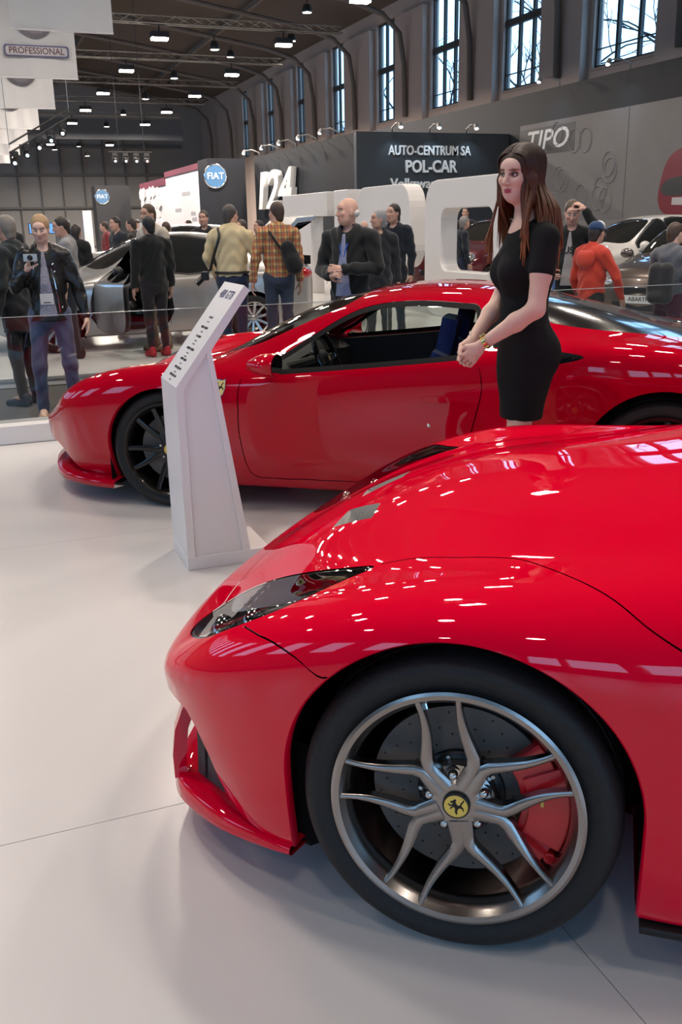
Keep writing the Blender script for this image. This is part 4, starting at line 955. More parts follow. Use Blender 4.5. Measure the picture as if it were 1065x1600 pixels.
    tm = cut_lines(tm, [('xy', smooth_poly([(.93, .0), (.90, .35), (.78, .53), (.55, .60), (.28, .68), (.0, .70)], 4, False))], .0022, .006, car, where=lambda V: V[:, 2] > .4)
    tm.obj('body_shell', shaded_red, car)
    # badge, door handle, fuel/lock dot
    mtx = surf_frame(full, -.335, .705); sh = [(-.036, .045), (-.018, .040), (0, .044), (.018, .040), (.036, .045), (.034, .0), (.022, -.032), (0, -.048), (-.022, -.032), (-.034, .0)]
    mb = MB(); mb.prism([(x * 1.12, y * 1.12) for x, y in sh], 0, .004); bo = mb.build('badge', chrome, car); bo.data.transform(mtx)
    mb = MB(); mb.prism(sh, .002, .0055); bf = mb.build('badge_face', badge_y, bo); bf.data.transform(mtx)
    h_ = horse('badge_horse', bo, .060, ink, mtx @ Matrix.Translation((0, .004, .0056)) @ Matrix.Rotation(PI, 4, 'Z'))
    mtx = surf_frame(full, -1.50, .672); mb = MB(); mb.prism(smooth_poly([(-.07, .0), (-.05, .018), (.05, .022), (.075, .01), (.07, -.015), (-.04, -.018)], 3), -.004, .006); d = mb.build('door_handle', shaded_red, car, bevel=.003); d.data.transform(mtx)
    mtx = surf_frame(full, -1.50, .535); mb = MB(); mb.lathe([(.010, 0), (.010, .004), (0, .005)], 16); d = mb.build('door_lock', chrome, car, smooth=True); d.data.transform(mtx)
    for s in (1, -1):
        m_ = empty('door_mirror', (-.615, s * 1.03, .845)); m_.parent = car
        V = []; Fc = []; nu, nv = 20, 14
        for i in range(nv + 1):
            t = i / nv; xx = .085 - .17 * t; r = max(0.001, math.sin(PI * min(t * .62 + .0, 1)) ** .6)
            for j in range(nu):
                a = 2 * PI * j / nu; V.append((xx, s * .105 * r * math.cos(a), .062 * r * math.sin(a)))
        Fc = [(i * nu + j, i * nu + (j + 1) % nu, (i + 1) * nu + (j + 1) % nu, (i + 1) * nu + j) for i in range(nv) for j in range(nu)] + [tuple(range(nv * nu, nv * nu + nu))]
        mb = MB(); mb.add(V, Fc); mb.build('mirror_shell', shaded_red, m_, smooth=True, auto=.8)
        mb = MB(); mb.lathe([(0, 0), (.085, 0)], 24, axis='x', c=(0, 0, 0)); g = mb.build('mirror_glass', mat('mirror', (.8, .8, .8), .02, metal=1.0), m_); g.scale = (1, 1.1, .65); g.location = (-.088, 0, 0)
        mb = MB(); mb.path([(0.02, -s * .20, -.065), (.01, -s * .12, -.05), (0, -s * .04, -.02)], [.022, .016, .02], 8); mb.build('mirror_arm', shaded_red, m_, smooth=True)
    # cabin
    mb = MB(); mb.box(-1.75, .0, -.80, .80, .14, .20); mb.box(-1.80, -1.74, -.78, .78, .2, .95); mb.build('cabin_floor', dash_m, car)
    mb = MB()
    V = []; secs = [(-.10, .70, .2), (-.12, .76, .15), (-.30, .805, .0), (-.46, .80, 0), (-.56, .74, 0), (-.56, .55, 0), (-.46, .45, 0), (-.15, .40, 0)]
    for y in np.linspace(-.78, .78, 13):
        for (x, z, _k) in secs: V.append((x - .10 * (y / .78) ** 2, y, z + .02 * math.cos(y * 4)))
    k = len(secs); Fc = [(a * k + b, a * k + (b + 1) % k, (a + 1) * k + (b + 1) % k, (a + 1) * k + b) for a in range(12) for b in range(k)]
    mb.add(V, Fc); mb.build('dashboard', dash_m, car, smooth=True, auto=.7)
    for (x, y, z) in ((-.575, -.30, .70), (-.575, -.05, .72), (-.575, .62, .70)):
        mb = MB(); mb.lathe([(.055, 0), (.055, -.015), (.045, -.02), (.02, -.012), (0, -.012)], 20, axis='x', c=(x, y, z)); mb.build('air_vent', blk_gloss, car, smooth=True)
    sw = empty('steering_wheel', (-.80, .37, .79)); sw.parent = car; sw.rotation_euler = (0, math.radians(-68), 0)
    mb = MB(); ring = [(.175 * math.cos(a) , .175 * math.sin(a) * (1.0 if math.cos(a) > -.75 else 1.0), 0) for a in np.linspace(0, 2 * PI, 40)]; mb.path(ring, .017, 8); mb.build('wheel_rim', blk_gloss, sw, smooth=True)
    mb = MB(); mb.ell((0, 0, -.015), (.065, .065, .03), 16, 8); mb.box(-.02, .02, -.17, .17, -.02, .0); mb.box(-.17, 0, -.02, .02, -.02, 0); mb.build('wheel_spokes', dash_m, sw)
    mb = MB(); mb.lathe([(.022, .012), (0, .017)], 16); mb.build('horn_button', yellow_m, sw)
    mb = MB(); mb.tube((-.78, .37, .785), (-.50, .37, .70), .04, .05); mb.build('steering_column', dash_m, car)
    for s in (1, -1):
        mb = MB(); mb.prism([(-.50, .22), (-.48, .76), (-1.0, .80), (-1.66, .86), (-1.66, .22)], s * .80, s * .83, 'xz'); mb.build('door_trim', dash_m, car)
        seat(car, s * .37)
    mb = MB(); mb.prism([(-.55, .2), (-.55, .55), (-.75, .50), (-1.2, .42), (-1.6, .42), (-1.6, .2)], -.09, .09, 'xz'); mb.build('centre_console', dash_m, car)
    for s in (1, -1):
        mb = MB(); mb.lathe([(.065, 0), (.06, -.02), (0, -.025)], 24, axis='x', c=(-3.27, s * .60, .74)); mb.build('tail_lamp', mat('tail_red', (.4, .005, .01), .15, coat=1), car, smooth=True)
    far_wheel(car, 0, 1, .338, .270, .245, .945, math.radians(14)); far_wheel(car, 0, -1, .338, .270, .245, .945, .2)
    far_wheel(car, -2.65, 1, .345, .270, .305, .955, .6); far_wheel(car, -2.65, -1, .345, .270, .305, .955, .3)
car2, tm2 = far_car()
g488_finish(car2, tm2)
# ------------------------------------------------------------------ cars of the neighbouring stands
silver = mat('silver_paint', (.40, .40, .39), .30, metal=.55, coat=1.0)
white_p = mat('white_paint', (.62, .61, .58), .35, coat=1.0)
brown_p = mat('bronze_paint', (.095, .075, .066), .3, metal=.6, coat=1.0)
wine_p = mat('wine_red_paint', (.10, .006, .012), .3, metal=.3, coat=1.0)
lamp_clear = mat('lamp_clear', (.55, .56, .57), .12, metal=.7, coat=1.0)
tail_m = mat('tail_red', (.4, .005, .01), .15, coat=1)
alloy = mat('alloy_silver', (.50, .49, .48), .3, metal=.9)
PROF = {   # hood/roof centre line, belt line, half width ; x from the front axle backwards
 'sedan': dict(top=[(.86, .52), (.80, .66), (.60, .80), (.2, .90), (-.25, .985), (-.48, 1.03), (-.95, 1.30), (-1.35, 1.45), (-1.75, 1.485), (-2.2, 1.46), (-2.6, 1.36), (-3.05, 1.15), (-3.25, 1.10), (-3.55, 1.08), (-3.66, .95)], belt=[(.86, .60), (.3, .78), (-.4, .90), (-1.5, .93), (-2.6, .97), (-3.6, .98)], w=.893, wr=.56, nose=.86, tail=-3.68, wb=2.64, glass=(-.50, -3.05), R=.315,
   win=[[(-.86, .945), (-1.42, .965), (-1.42, 1.385), (-1.30, 1.365), (-1.05, 1.22)], [(-1.52, .97), (-2.42, 1.0), (-2.62, 1.13), (-2.40, 1.28), (-2.0, 1.385), (-1.52, 1.395)]]),
 'suv': dict(top=[(.80, .60), (.74, .85), (.55, .98), (.15, 1.05), (-.25, 1.10), (-.42, 1.13), (-.85, 1.40), (-1.2, 1.54), (-1.7, 1.60), (-2.3, 1.58), (-2.75, 1.52), (-3.1, 1.28), (-3.3, 1.05), (-3.38, .85)], belt=[(.8, .74), (.3, .90), (-.4, 1.0), (-1.5, 1.03), (-2.6, 1.08), (-3.3, 1.05)], w=.898, wr=.60, nose=.80, tail=-3.42, wb=2.57, glass=(-.42, -3.1), R=.345,
   win=[[(-.74, 1.06), (-1.36, 1.075), (-1.36, 1.49), (-1.20, 1.46), (-.95, 1.30)], [(-1.44, 1.08), (-2.15, 1.10), (-2.25, 1.36), (-2.10, 1.49), (-1.44, 1.50)], [(-2.32, 1.12), (-2.72, 1.16), (-2.80, 1.30), (-2.45, 1.45), (-2.30, 1.44)]]),
 'hatch': dict(top=[(.66, .52), (.60, .72), (.42, .86), (.1, .95), (-.15, 1.0), (-.30, 1.04), (-.70, 1.32), (-1.05, 1.45), (-1.5, 1.485), (-2.0, 1.46), (-2.45, 1.36), (-2.72, 1.08), (-2.85, .85)], belt=[(.66, .66), (.3, .80), (-.3, .93), (-1.5, .97), (-2.7, .98)], w=.82, wr=.55, nose=.66, tail=-2.90, wb=2.30, glass=(-.30, -2.7), R=.305,
   win=[[(-.62, .985), (-1.50, 1.0), (-1.55, 1.37), (-1.10, 1.345), (-.80, 1.17)], [(-1.62, 1.01), (-2.2, 1.04), (-2.25, 1.22), (-1.65, 1.36)]])}
def bg_wheel(parent, x, side, R, yface, k=10, ph=0.0, n=40):
    rim = R * .72; wdt = .21; h = wdt / 2
    wz = empty('wheel', (x, side * (yface - h), R - .002)); wz.parent = parent; wz.rotation_euler = (math.radians(-90 * side), 0, 0)
    tyre(R, rim, wdt, wz, n, False)
    mb = MB(); mb.lathe([(rim, h - .012), (rim - .008, h), (rim - .02, h - .008), (rim - .03, h - .05), (rim - .03, -h + .03), (rim, -h + .02)], n); mb.build('rim', alloy, wz, smooth=True, auto=.6)
    for i in range(k):
        a = ph + 2 * PI * i / k; c, s_ = math.cos(a), math.sin(a); mb = MB(); V = []
        for (r, hw, z) in ((.035, .014, h - .035), (rim - .02, .021 if i % 2 else .017, h - .012)):
            for (u, dz) in ((-1, 0), (1, 0), (1, -.025), (-1, -.025)): V.append((r * c - u * hw * s_, r * s_ + u * hw * c, z + dz))
        mb.add(V, [(0, 1, 5, 4), (1, 2, 6, 5), (2, 3, 7, 6), (3, 0, 4, 7), (3, 2, 1, 0), (4, 5, 6, 7)]); mb.build('spoke', alloy, wz)
    mb = MB(); mb.lathe([(.05, h - .05), (.045, h - .02), (0, h - .018)], 16); mb.build('hub', alloy, wz, smooth=True)
    mb = MB(); mb.lathe([(.14, h - .09), (0, h - .09)], 24); mb.build('brake_disc', disc_m, wz)
def bg_car(label, loc, ang, style, paint, plate=None, open_door=False, open_boot=False, group=None):
    D = PROF[style]; car = empty('car', loc, math.radians(ang), label, 'car', group)
    tp = np.array(D['top'])[::-1]; bl = np.array(D['belt'])[::-1]; w = D['w']; g0, g1 = D['glass']
    xs = list(np.linspace(D['nose'], .35, 5)) + list(np.linspace(.1, D['tail'] + .35, 13)) + [D['tail'] + .12, D['tail']]
    rows = []
    for i, x in enumerate(xs):
        zc = float(np.interp(x, tp[:, 0], tp[:, 1])); be = min(float(np.interp(x, bl[:, 0], bl[:, 1])), zc - .01)
        fr = max(0.0, (x - .25) / (D['nose'] - .25)); rr = max(0.0, (-x + D['tail'] + .55) / .55); ww = w * (1 - .20 * fr ** 2 - .16 * rr ** 2); zb = .17 + .06 * fr + .12 * rr
        if i in (0, len(xs) - 1):
            ww *= .75; zb += .10
        zm = (zb + be) / 2; cab = float(np.clip(min((g0 + .15 - x) / .5, (x - g1 + .1) / .5), 0, 1)); wr = D['wr']
        def mix(a, b): return tuple(a[j] + (b[j] - a[j]) * cab for j in (0, 1))
        va = mix((ww - .22, be + (zc - be) * .55), (ww - .105, be + .05)); he = mix((ww * .50, zc - .018), (wr + .03, zc - .10)); h2 = mix((ww * .28, zc - .005), (wr - .16, zc - .015))
        rows.append((x, .14 * fr - .08 * rr, [(0, zb), (ww * .55, zb), (ww - .06, zb), (ww - .03, zb + .03), (ww - .005, zb + .14), (ww, zm), (ww - .008, be - .14), (ww - .03, be - .04), (ww - .075, be), va, he, h2, (h2[0] * .5, zc), (0, zc)]))
    net_rows = [rows[0]] + rows + [rows[-1]]
    e0 = rows[0]; e1 = rows[-1]
    net_rows[0] = (e0[0] + .012, e0[1], [(y * .15, .5 + (z - .5) * .15) for y, z in e0[2]]); net_rows[-1] = (e1[0] - .012, e1[1], [(y * .15, .6 + (z - .6) * .15) for y, z in e1[2]])
    tm = car_sheet(net_rows, 130, 60)
    R = D['R']; ar = R + .045; wb = D['wb']
    for cx in (0, -wb):
        tm, _, e_ = tm.split(arch_fn(cx, R, ar))
        for s in (1, -1): wheel_well(cx, R, ar + .003, s, car, w - .06)
    onside = lambda V: (np.abs(V[:, 1]) > .40) & (V[:, 2] > .85)
    for wp in D['win']:
        P_ = smooth_poly(wp, 3)
        tm, fr_, _ = tm.split(lambda V: np.where(onside(V), -poly_sd(side_xz(V), P_) - .025, 1.0))
        gl, fr2, _ = fr_.split(lambda V: poly_sd(side_xz(V), P_))
        for s in (1, -1):
            q = gl.split(gl.V[:, 1] * s)[0]; q2 = fr2.split(fr2.V[:, 1] * s)[0]
            if open_door and s == 1 and wp is D['win'][0]: continue
            if q is not None: q.obj('side_window', mat('car_tint', (.015, .017, .018), .04, coat=1.0), car)
            if q2 is not None: q2.obj('window_trim', blk, car)
    z0 = lambda x: float(np.interp(x, tp[:, 0], tp[:, 1]))
    ws = smooth_poly([(g0 + .02, 0), (g0 - .04, .45), (g0 - .16, .62), (g0 - .34, .62), (g0 - .72, .47), (g0 - .78, .2), (g0 - .79, 0), (g0 - .78, -.2), (g0 - .72, -.47), (g0 - .34, -.62), (g0 - .16, -.62), (g0 - .04, -.45)], 3)
    tm, q, _ = tm.split(lambda V: np.where(V[:, 2] > .85, -poly_sd(V[:, :2], ws), 1.0)); q.obj('windscreen', tint_m, car)
    rl = .62 if style == 'sedan' else .36
    rw = smooth_poly([(g1 + rl, 0), (g1 + rl - .02, .42), (g1 + .10, .52), (g1 + .05, .3), (g1 + .04, 0), (g1 + .05, -.3), (g1 + .10, -.52), (g1 + rl - .02, -.42)], 3)
    tm, q, _ = tm.split(lambda V: np.where(V[:, 2] > .95, -poly_sd(V[:, :2], rw), 1.0)); 
    if q is not None: q.obj('rear_window', tint_m, car)
    door = [(-.52, .30), (-.50, .80), (-.80, 1.02), (-1.08, 1.27), (-1.30, 1.40), (-1.46, 1.43), (-1.48, .9), (-1.46, .32)]
    if open_door:
        dp = smooth_poly(door, 3)
        tm, dq, _ = tm.split(lambda V: np.where(V[:, 1] > .35, -poly_sd(side_xz(V), dp), 1.0))
        D0 = empty('door', (-.52, w - .03, 0)); D0.parent = car; D0.rotation_euler = (0, 0, math.radians(-76))
        lo_, hi_, _ = dq.split(lambda V: -poly_sd(side_xz(V), smooth_poly(D['win'][0], 3)))
        off = np.array((-.52, w - .03, 0))
        sk = TM(lo_.V - off, lo_.N, lo_.T); sk.obj('door_skin', paint, D0); TM(sk.V - sk.N * .07, -sk.N, sk.T[:, ::-1]).obj('door_trim', mat('door_trim_grey', (.10, .10, .10), .6), D0)
        if hi_ is not None: TM(hi_.V - off, hi_.N, hi_.T).obj('door_window', mat('car_tint', (.015, .017, .018), .04, coat=1.0), D0)
        mb = MB(); mb.box(-.01, .03, -.09, .0, .32, .86); mb.build('door_edge', paint, D0)
        mb = MB(); mb.box(-1.5, -.45, -.80, .80, .22, .30); mb.box(-1.6, -1.5, -.8, .8, .3, 1.1); mb.build('cabin_floor', dash_m, car)
        for yy in (.36, -.36):
            V, Q = sdf_mesh([('cone', (-1.0, yy - .14, .50), (-1.0, yy + .14, .50), .11, .11, .05), ('cone', (-1.28, yy, .55), (-1.42, yy, 1.05), .14, .12, .08, ((1, 0, 0), .55)), ('ell', (-1.46, yy, 1.22), (.05, .12, .09), None, .03)], .02); mk('car_seat', V, Q, dash_m, car, smooth=True)
    tm.obj('body_shell', paint, car)
    if not open_door:
        mb = MB()
    for x_ in ((-1.48,) if open_door else (-.50, -1.48)):
        for s in (1, -1):
            mb = MB(); mb.box(x_ - .003, x_ + .003, s * (w - .012) - .006, s * (w - .012) + .006, .30, .90); mb.build('shut_line', gap_m, car)
    for s in (1, -1):
        for x_ in (-1.32, -2.25):
            if x_ > -wb + .3 and not (open_door and s == 1 and x_ > -1.4): mb = MB(); mb.box(x_ - .09, x_ + .09, s * (w - .006), s * (w + .018), .855, .885); mb.build('door_handle', paint, car, bevel=.006)
        zl = z0(D['nose'] - .12)
        V, Q = sdf_mesh([('ell', (D['nose'] - .22, s * (w - .22), zl - .06), (.20, .15, .085), rot(-s * .5, .25, 0), 0)], .018); mk('headlamp', V, Q, lamp_clear, car, smooth=True)
        V, Q = sdf_mesh([('ell', (D['tail'] + .26, s * (w - .135), .88 if style == 'sedan' else .96), (.17, .07, .08), rot(s * .5, 0, 0), 0)], .018); mk('tail_lamp', V, Q, tail_m, car, smooth=True)
        zm_ = float(np.interp(g0 - .45, bl[:, 0], bl[:, 1]))
        V, Q = sdf_mesh([('ell', (g0 - .32, s * (w + .07), zm_ + .08), (.07, .11, .075), None, 0), ('cone', (g0 - .32, s * (w - .06), zm_ + .01), (g0 - .32, s * (w + .03), zm_ + .05), .025, .025, .02)], .016); mk('door_mirror', V, Q, paint if style != 'sedan' else blk, car, smooth=True)
        for cx in (0, -wb): bg_wheel(car, cx, s, R, w - .01, ph=.2)
        mb = MB(); mb.lathe([(.06, 0), (.055, .02), (0, .022)], 20, axis='x', c=(D['nose'] - .12, s * .52, .42)); mb.build('fog_lamp', lamp_clear, car, smooth=True)
    mb = MB(); mb.box(D['nose'] - .06, D['nose'] - .01, -.42, .42, .28, .40); mb.build('lower_grille', blk, car)
    mb = MB(); mb.box(D['nose'] - .03, D['nose'] + .0, -.30, .30, .50, .60); mb.build('grille', blk, car)
    if plate:
        mb = MB(); mb.box(D['nose'] + .005, D['nose'] + .02, -.26, .26, .385, .495); pl = mb.build('number_plate', mat('plate_white', (.62, .62, .60), .4), car)
        fm = Matrix(((0, -1, 0, D['nose'] + .021), (1, 0, 0, 0), (0, 0, 1, .44), (0, 0, 0, 1)))
        text_mesh('plate_lettering', plate, .085, ink, pl, fm, .001, offset=.001)
    if open_boot:
        L_ = MB(); xb = g1 - .02; pts = [(xb, 1.13), (xb - .10, 1.42), (xb - .34, 1.64), (xb - .60, 1.66), (xb - .62, 1.60), (xb - .34, 1.56), (xb - .16, 1.38), (xb - .06, 1.11)]
        L_.prism(pts, -.60, .60, 'xz'); L_.build('boot_lid', paint, car, bevel=.01)
        L_ = MB(); L_.prism([(xb - .08, 1.10), (xb - .19, 1.36), (xb - .36, 1.54), (xb - .58, 1.585), (xb - .58, 1.57), (xb - .34, 1.51), (xb - .16, 1.34), (xb - .05, 1.08)], -.50, .50, 'xz'); L_.build('boot_lid_lining', blk, car)
        L_ = MB(); L_.box(D['tail'] + .10, xb, -.62, .62, 1.0, 1.12); L_.build('boot_opening', liner_m, car)
    return car
bg_car('silver saloon with its front door and boot lid open across the aisle', (.98, 13.52, 0), 180, 'sedan', silver, open_door=True, open_boot=True)
bg_car('silver estate parked behind the open-doored saloon', (2.6, 20.4, 0), 176, 'suv', silver)
bg_car('wine red crossover seen through the letter O', (9.4, 17.6, 0), 205, 'suv', wine_p)
bg_car('white crossover parked between the letters P and O', (9.1, 21.6, 0), 205, 'suv', white_p)
bg_car('white crossover with dark windows beside the concrete poster', (10.1, 14.45, 0), 178, 'suv', white_p)
bg_car('bronze hatchback with an ABARTH plate next to the boy in red', (9.4, 11.28, 0), 205, 'hatch', brown_p, plate='ABARTH')
# ------------------------------------------------------------------ information totem
def totem():
    t = empty('info_totem', (.7947, 4.0834, 0), 0, 'white bent information totem printed with car data beside the red coupe', 'totem')
    W = .345
    mb = MB(); prof = [(0, 0), (.37, 0), (.37, .062), (.295, .075), (.17, 1.022), (.36, 1.275), (.335, 1.297), (0, .867)]
    # outer frame plates (two sides) and skin
    mb.prism([(0, 0), (.30, 0), (.30, .07), (.29, .13), (.17, 1.022), (.36, 1.275), (.335, 1.297), (0, .867)], .012, W - .012, 'xz'); mb.build('core', white_l, t)
    for y0, y1 in ((0, .014), (W - .014, W)):
        fr = MB()
        o_ = [(0, 0), (.305, 0), (.305, .06), (.17, 1.022), (.36, 1.275), (.335, 1.297), (0, .867)]
        i_ = [(.035, .065), (.265, .065), (.262, .10), (.148, 1.0), (.150, 1.01), (.150, 1.012), (.035, .855)]
        n = 7; V = [(x, y0, z) for x, z in o_] + [(x, y0, z) for x, z in i_] + [(x, y1, z) for x, z in o_] + [(x, y1, z) for x, z in i_]
        Fc = []
        for k in range(n):
            q = (k + 1) % n
            Fc += [(k, q, n + q, n + k), (2 * n + q, 2 * n + k, 3 * n + k, 3 * n + q), (k, 2 * n + k, 2 * n + q, q), (n + k, n + q, 3 * n + q, 3 * n + k)]
        fr.add(V, Fc); fr.build('side_frame', white_l, t)
    mb = MB(); mb.box(-.002, .40, -.002, W + .002, 0, .064); mb.build('base', white_l, t, bevel=.003)
    # slanted print face: local x across (towards -y of the hall), up along the slope
    sl = math.atan2(1.297 - .867, .335)
    up_ = Vector((math.cos(sl), 0, math.sin(sl))); nrm = Vector((-math.sin(sl), 0, math.cos(sl))); rx = Vector((0, -1, 0))
    L = math.hypot(.335, .43)
    def fr(v, h=.0006): 
        p = Vector((0, W / 2, .867)) + up_ * v + nrm * h
        return Matrix(((rx.x, -nrm.x, up_.x, p.x), (rx.y, -nrm.y, up_.y, p.y), (rx.z, -nrm.z, up_.z, p.z), (0, 0, 0, 1)))
    text_mesh('print_title', '488 GTB', .060, mat('navy_print', (.03, .035, .12), .5), t, fr(L * .885), .0004, sx=1.0, shear=.25, offset=.001)
    # the data lines are too small to read in the photograph: printed as word-length strokes
    rng = random.Random(4)
    for v, words, sub in ((.655, (.030, .022), 1), (.555, (.055, .06), 1), (.465, (.02, .06), 2), (.34, (.07, .065), 2), (.235, (.06, .05), 1), (.15, (.05, .035, .03), 1), (.075, (.05, .035, .03), 1)):
        def line(ws, vv, hgt, m_):
            tot = sum(ws) + .008 * (len(ws) - 1); xx = -tot / 2
            for w_ in ws:
                mb = MB(); k = max(1, int(w_ / .011))
                for q in range(k):
                    c0 = xx + w_ * q / k; c1 = xx + w_ * (q + .82) / k; mb.box(c0, c1, -.0006, .0, -hgt / 2 * rng.uniform(.75, 1), hgt / 2 * rng.uniform(.7, 1))
                o = mb.build('print_word', m_, t); o.data.transform(fr(vv)); o['kind'] = 'stuff'; xx += w_ + .008
        line(words, L * v, .013, ink)
        for q in range(sub): line((.035,) if sub == 1 else (.045,), L * v - .024 - .018 * q, .007, mat('grey_print', (.12, .12, .12), .6))
totem()
# ------------------------------------------------------------------ neighbouring stands
def rrect(y0, y1, z0, z1, r, n=6):
    out = []
    for (cy, cz, a0) in ((y1 - r, z1 - r, 0), (y0 + r, z1 - r, 90), (y0 + r, z0 + r, 180), (y1 - r, z0 + r, 270)):
        for i in range(n + 1):
            a = math.radians(a0 + 90 * i / n); out.append((cy + r * math.cos(a), cz + r * math.sin(a)))
    return out
def ring_solid(outer, inner, x0, x1):
    """outline with a matching hole, extruded in x"""
    n = len(outer); mb = MB(); V = [(x0, y, z) for y, z in outer] + [(x0, y, z) for y, z in inner] + [(x1, y, z) for y, z in outer] + [(x1, y, z) for y, z in inner]; Fc = []
    for i in range(n):
        j = (i + 1) % n; Fc += [(i, n + i, n + j, j), (2 * n + i, 2 * n + j, 3 * n + j, 3 * n + i), (i, j, 2 * n + j, 2 * n + i), (n + i, 3 * n + i, 3 * n + j, n + j)]
    return mb.add(V, Fc)
X0, X1 = 7.4, 7.72
def letter(label, mb): o = mb.build('display_letter', letter_m, None, bevel=.012); tag(o, label, 'letter', 'giant white letters on the floor'); return o
letter('giant white letter O with a rounded square hole standing on the platform', ring_solid(rrect(12.22, 15.01, .001, 2.2, .42), rrect(12.71, 14.43, .76, 1.75, .20), X0, X1))
out = rrect(15.62, 18.11, .75, 2.2, .40); inn = rrect(16.02, 17.3, 1.25, 1.75, .12)
mb = ring_solid(out, inn, X0, X1); mb.box(X0, X1, 17.5, 18.11, .001, 1.2); letter('giant white letter P standing on the platform beside the O', mb)
mb = MB(); mb.box(X0, X1, 18.62, 19.36, .001, 2.2); letter('giant white letter I standing between the T and the P', mb)
mb = MB(); mb.box(X0, X1, 19.80, 22.88, 1.70, 2.2); mb.box(X0, X1, 20.9, 21.7, .001, 1.70); letter('giant white letter T, farthest of the floor letters', mb)
# dark walls
def wallobj(name, label, *b, m=dark_wall, cat='wall'):
    mb = MB(); mb.box(*b); o = mb.build(name, m); tag(o, label, cat); return o
wallobj('booth_wall', 'tall dark booth wall behind the concrete poster', 15.62, 15.9, 9, 37, -.1, 5.0)
wallobj('booth_wall', 'dark grey sign wall carrying the dealer names', 10.65, 15.6, 26.0, 26.2, -.1, 4.0, m=mat('sign_wall', (.030, .035, .040), .4, noise=(1.5, (.036, .042, .048))))
wallobj('booth_wall', 'long dark wall carrying the white numerals 124', 10.75, 10.95, 26.22, 36.6, -.1, 4.0)
sg = mat('sign_letter', (.60, .60, .59), .5)
def sign_text(label, s, size, x, z, sx=1.0, off=.006):
    o = text_mesh('sign_lettering', s, size, sg, None, None, .03, offset=off, sx=sx); o.location = (x, 25.97, z); tag(o, label, 'sign'); return o
sign_text('white sign letters AUTO-CENTRUM SA on the dark wall', 'AUTO-CENTRUM SA', .36, 12.95, 3.50, .80)
sign_text('white sign letters POL-CAR on the dark wall', 'POL-CAR', .46, 12.99, 3.06, .88, .012)
sign_text('white sign letters Volkswagen partly hidden behind the giant letters', 'Volkswagen', .38, 12.6, 2.60)
nm = text_mesh('numerals', '124', 1.75, mat('numeral_white', (.52, .51, .50), .5), None, Matrix.Rotation(-PI / 2, 4, 'Z'), .10, offset=.05, sx=1.62, shear=.2); nm.location = (10.62, 33.8, 2.66); tag(nm, 'large white slanted numerals 124 on the dark wall', 'sign')
# arm lamps along the wall tops
def arm_lamp(x, y, z, dx, dy, label, group, on=True):
    o = empty('arm_lamp', (x, y, z), 0, label, 'lamp', group)
    mb = MB(); mb.path([(0, 0, 0), (0, 0, .12), (dx * .5, dy * .5, .22), (dx, dy, .18)], .02, 6); mb.build('arm', steel, o, smooth=True)
    mb = MB(); mb.tube((dx, dy, .20), (dx * 1.1, dy * 1.1, .08), .05, .075, 12); mb.build('lamp_shade', steel, o)
    mb = MB(); mb.ell((dx * 1.1, dy * 1.1, .075), (.055, .055, .03), 12, 6); mb.build('bulb', mat('arm_bulb', (1, 1, 1), .5, emit=(.75, .9, 1.0), es=25), o)
    if on:
        l = bpy.data.lights.new('lamp', 'SPOT'); l.energy = 60; l.color = (.55, .78, 1.0); l.spot_size = math.radians(95); l.spot_blend = .8; l.shadow_soft_size = .06
        q = bpy.data.objects.new('lamp', l); col.objects.link(q); q.parent = o; q.location = (dx * 1.15, dy * 1.15, .04); q.rotation_euler = Vector((-dx * .35, -dy * .35, -.5)).to_track_quat('-Z', 'Y').to_euler()
for i, y in enumerate((27.6, 29.6, 31.6, 33.6, 35.9)): arm_lamp(10.75, y, 4.0, -.55, 0, 'small arm lamp on the 124 wall, %s from the dealer sign' % ORD[i], 'arm lamps on the 124 wall', y in (29.6, 33.6))
for i, x in enumerate((11.8, 13.0, 14.2)): arm_lamp(x, 26.1, 4.0, 0, -.55, 'small arm lamp on the dealer sign wall, %s from the left' % ORD[i], 'arm lamps on the dealer sign wall')
for i, y in enumerate((14.5, 17.5, 20.5, 23.5)): arm_lamp(15.62, y, 5.0, -.6, 0, 'small arm lamp on the tall dark wall, %s from the right' % ORD[i], 'arm lamps on the tall dark wall')
# concrete poster with printed word and printed car
con = mat('concrete_print', (.105, .098, .097), .8, noise=(.9, (.155, .147, .143), 8))
po = empty('poster', (15.6, 0, 0), 0, 'large grey concrete-look poster with the word TIPO and a red car', 'poster')
mb = MB(); mb.box(-.03, 0, 9.5, 25.35, .0, 4.15); mb.build('poster_panel', con, po)
for y in (20.35,): mb = MB(); mb.box(-.034, -.03, y - .012, y + .012, 1.55, 4.15); mb.build('panel_joint', mat('joint_dark', (.06, .058, .056), .8), po)
mb = MB(); mb.box(-.033, -.03, 9.5, 25.35, .0, 1.50); mb.build('printed_floor', mat('concrete_floor_print', (.15, .138, .134), .8, noise=(.7, (.18, .168, .16), 6)), po)
mb = MB(); mb.box(-.036, -.03, 22.6, 25.35, 3.30, 4.02); mb.build('word_patch', mat('print_black', (.02, .02, .022), .6), po)
t = text_mesh('poster_word', 'TIPO', .72, mat('print_grey', (.42, .41, .41), .6), po, Matrix.Rotation(-PI / 2, 4, 'Z'), .002, sx=1.35, shear=.2, offset=.01); t.location = (-.04, 23.95, 3.66)
rng = random.Random(7)
for k in range(14):
    cy = rng.uniform(20.8, 25); cz = rng.uniform(1.8, 3.9); mb = MB(); mb.path([(-.034, cy + .26 * math.cos(a), cz + .30 * math.sin(a)) for a in np.linspace(0, 2 * PI, 20)], .018, 4); mb.build('printed_ring', mat('print_ring', (.155, .147, .145), .8), po)
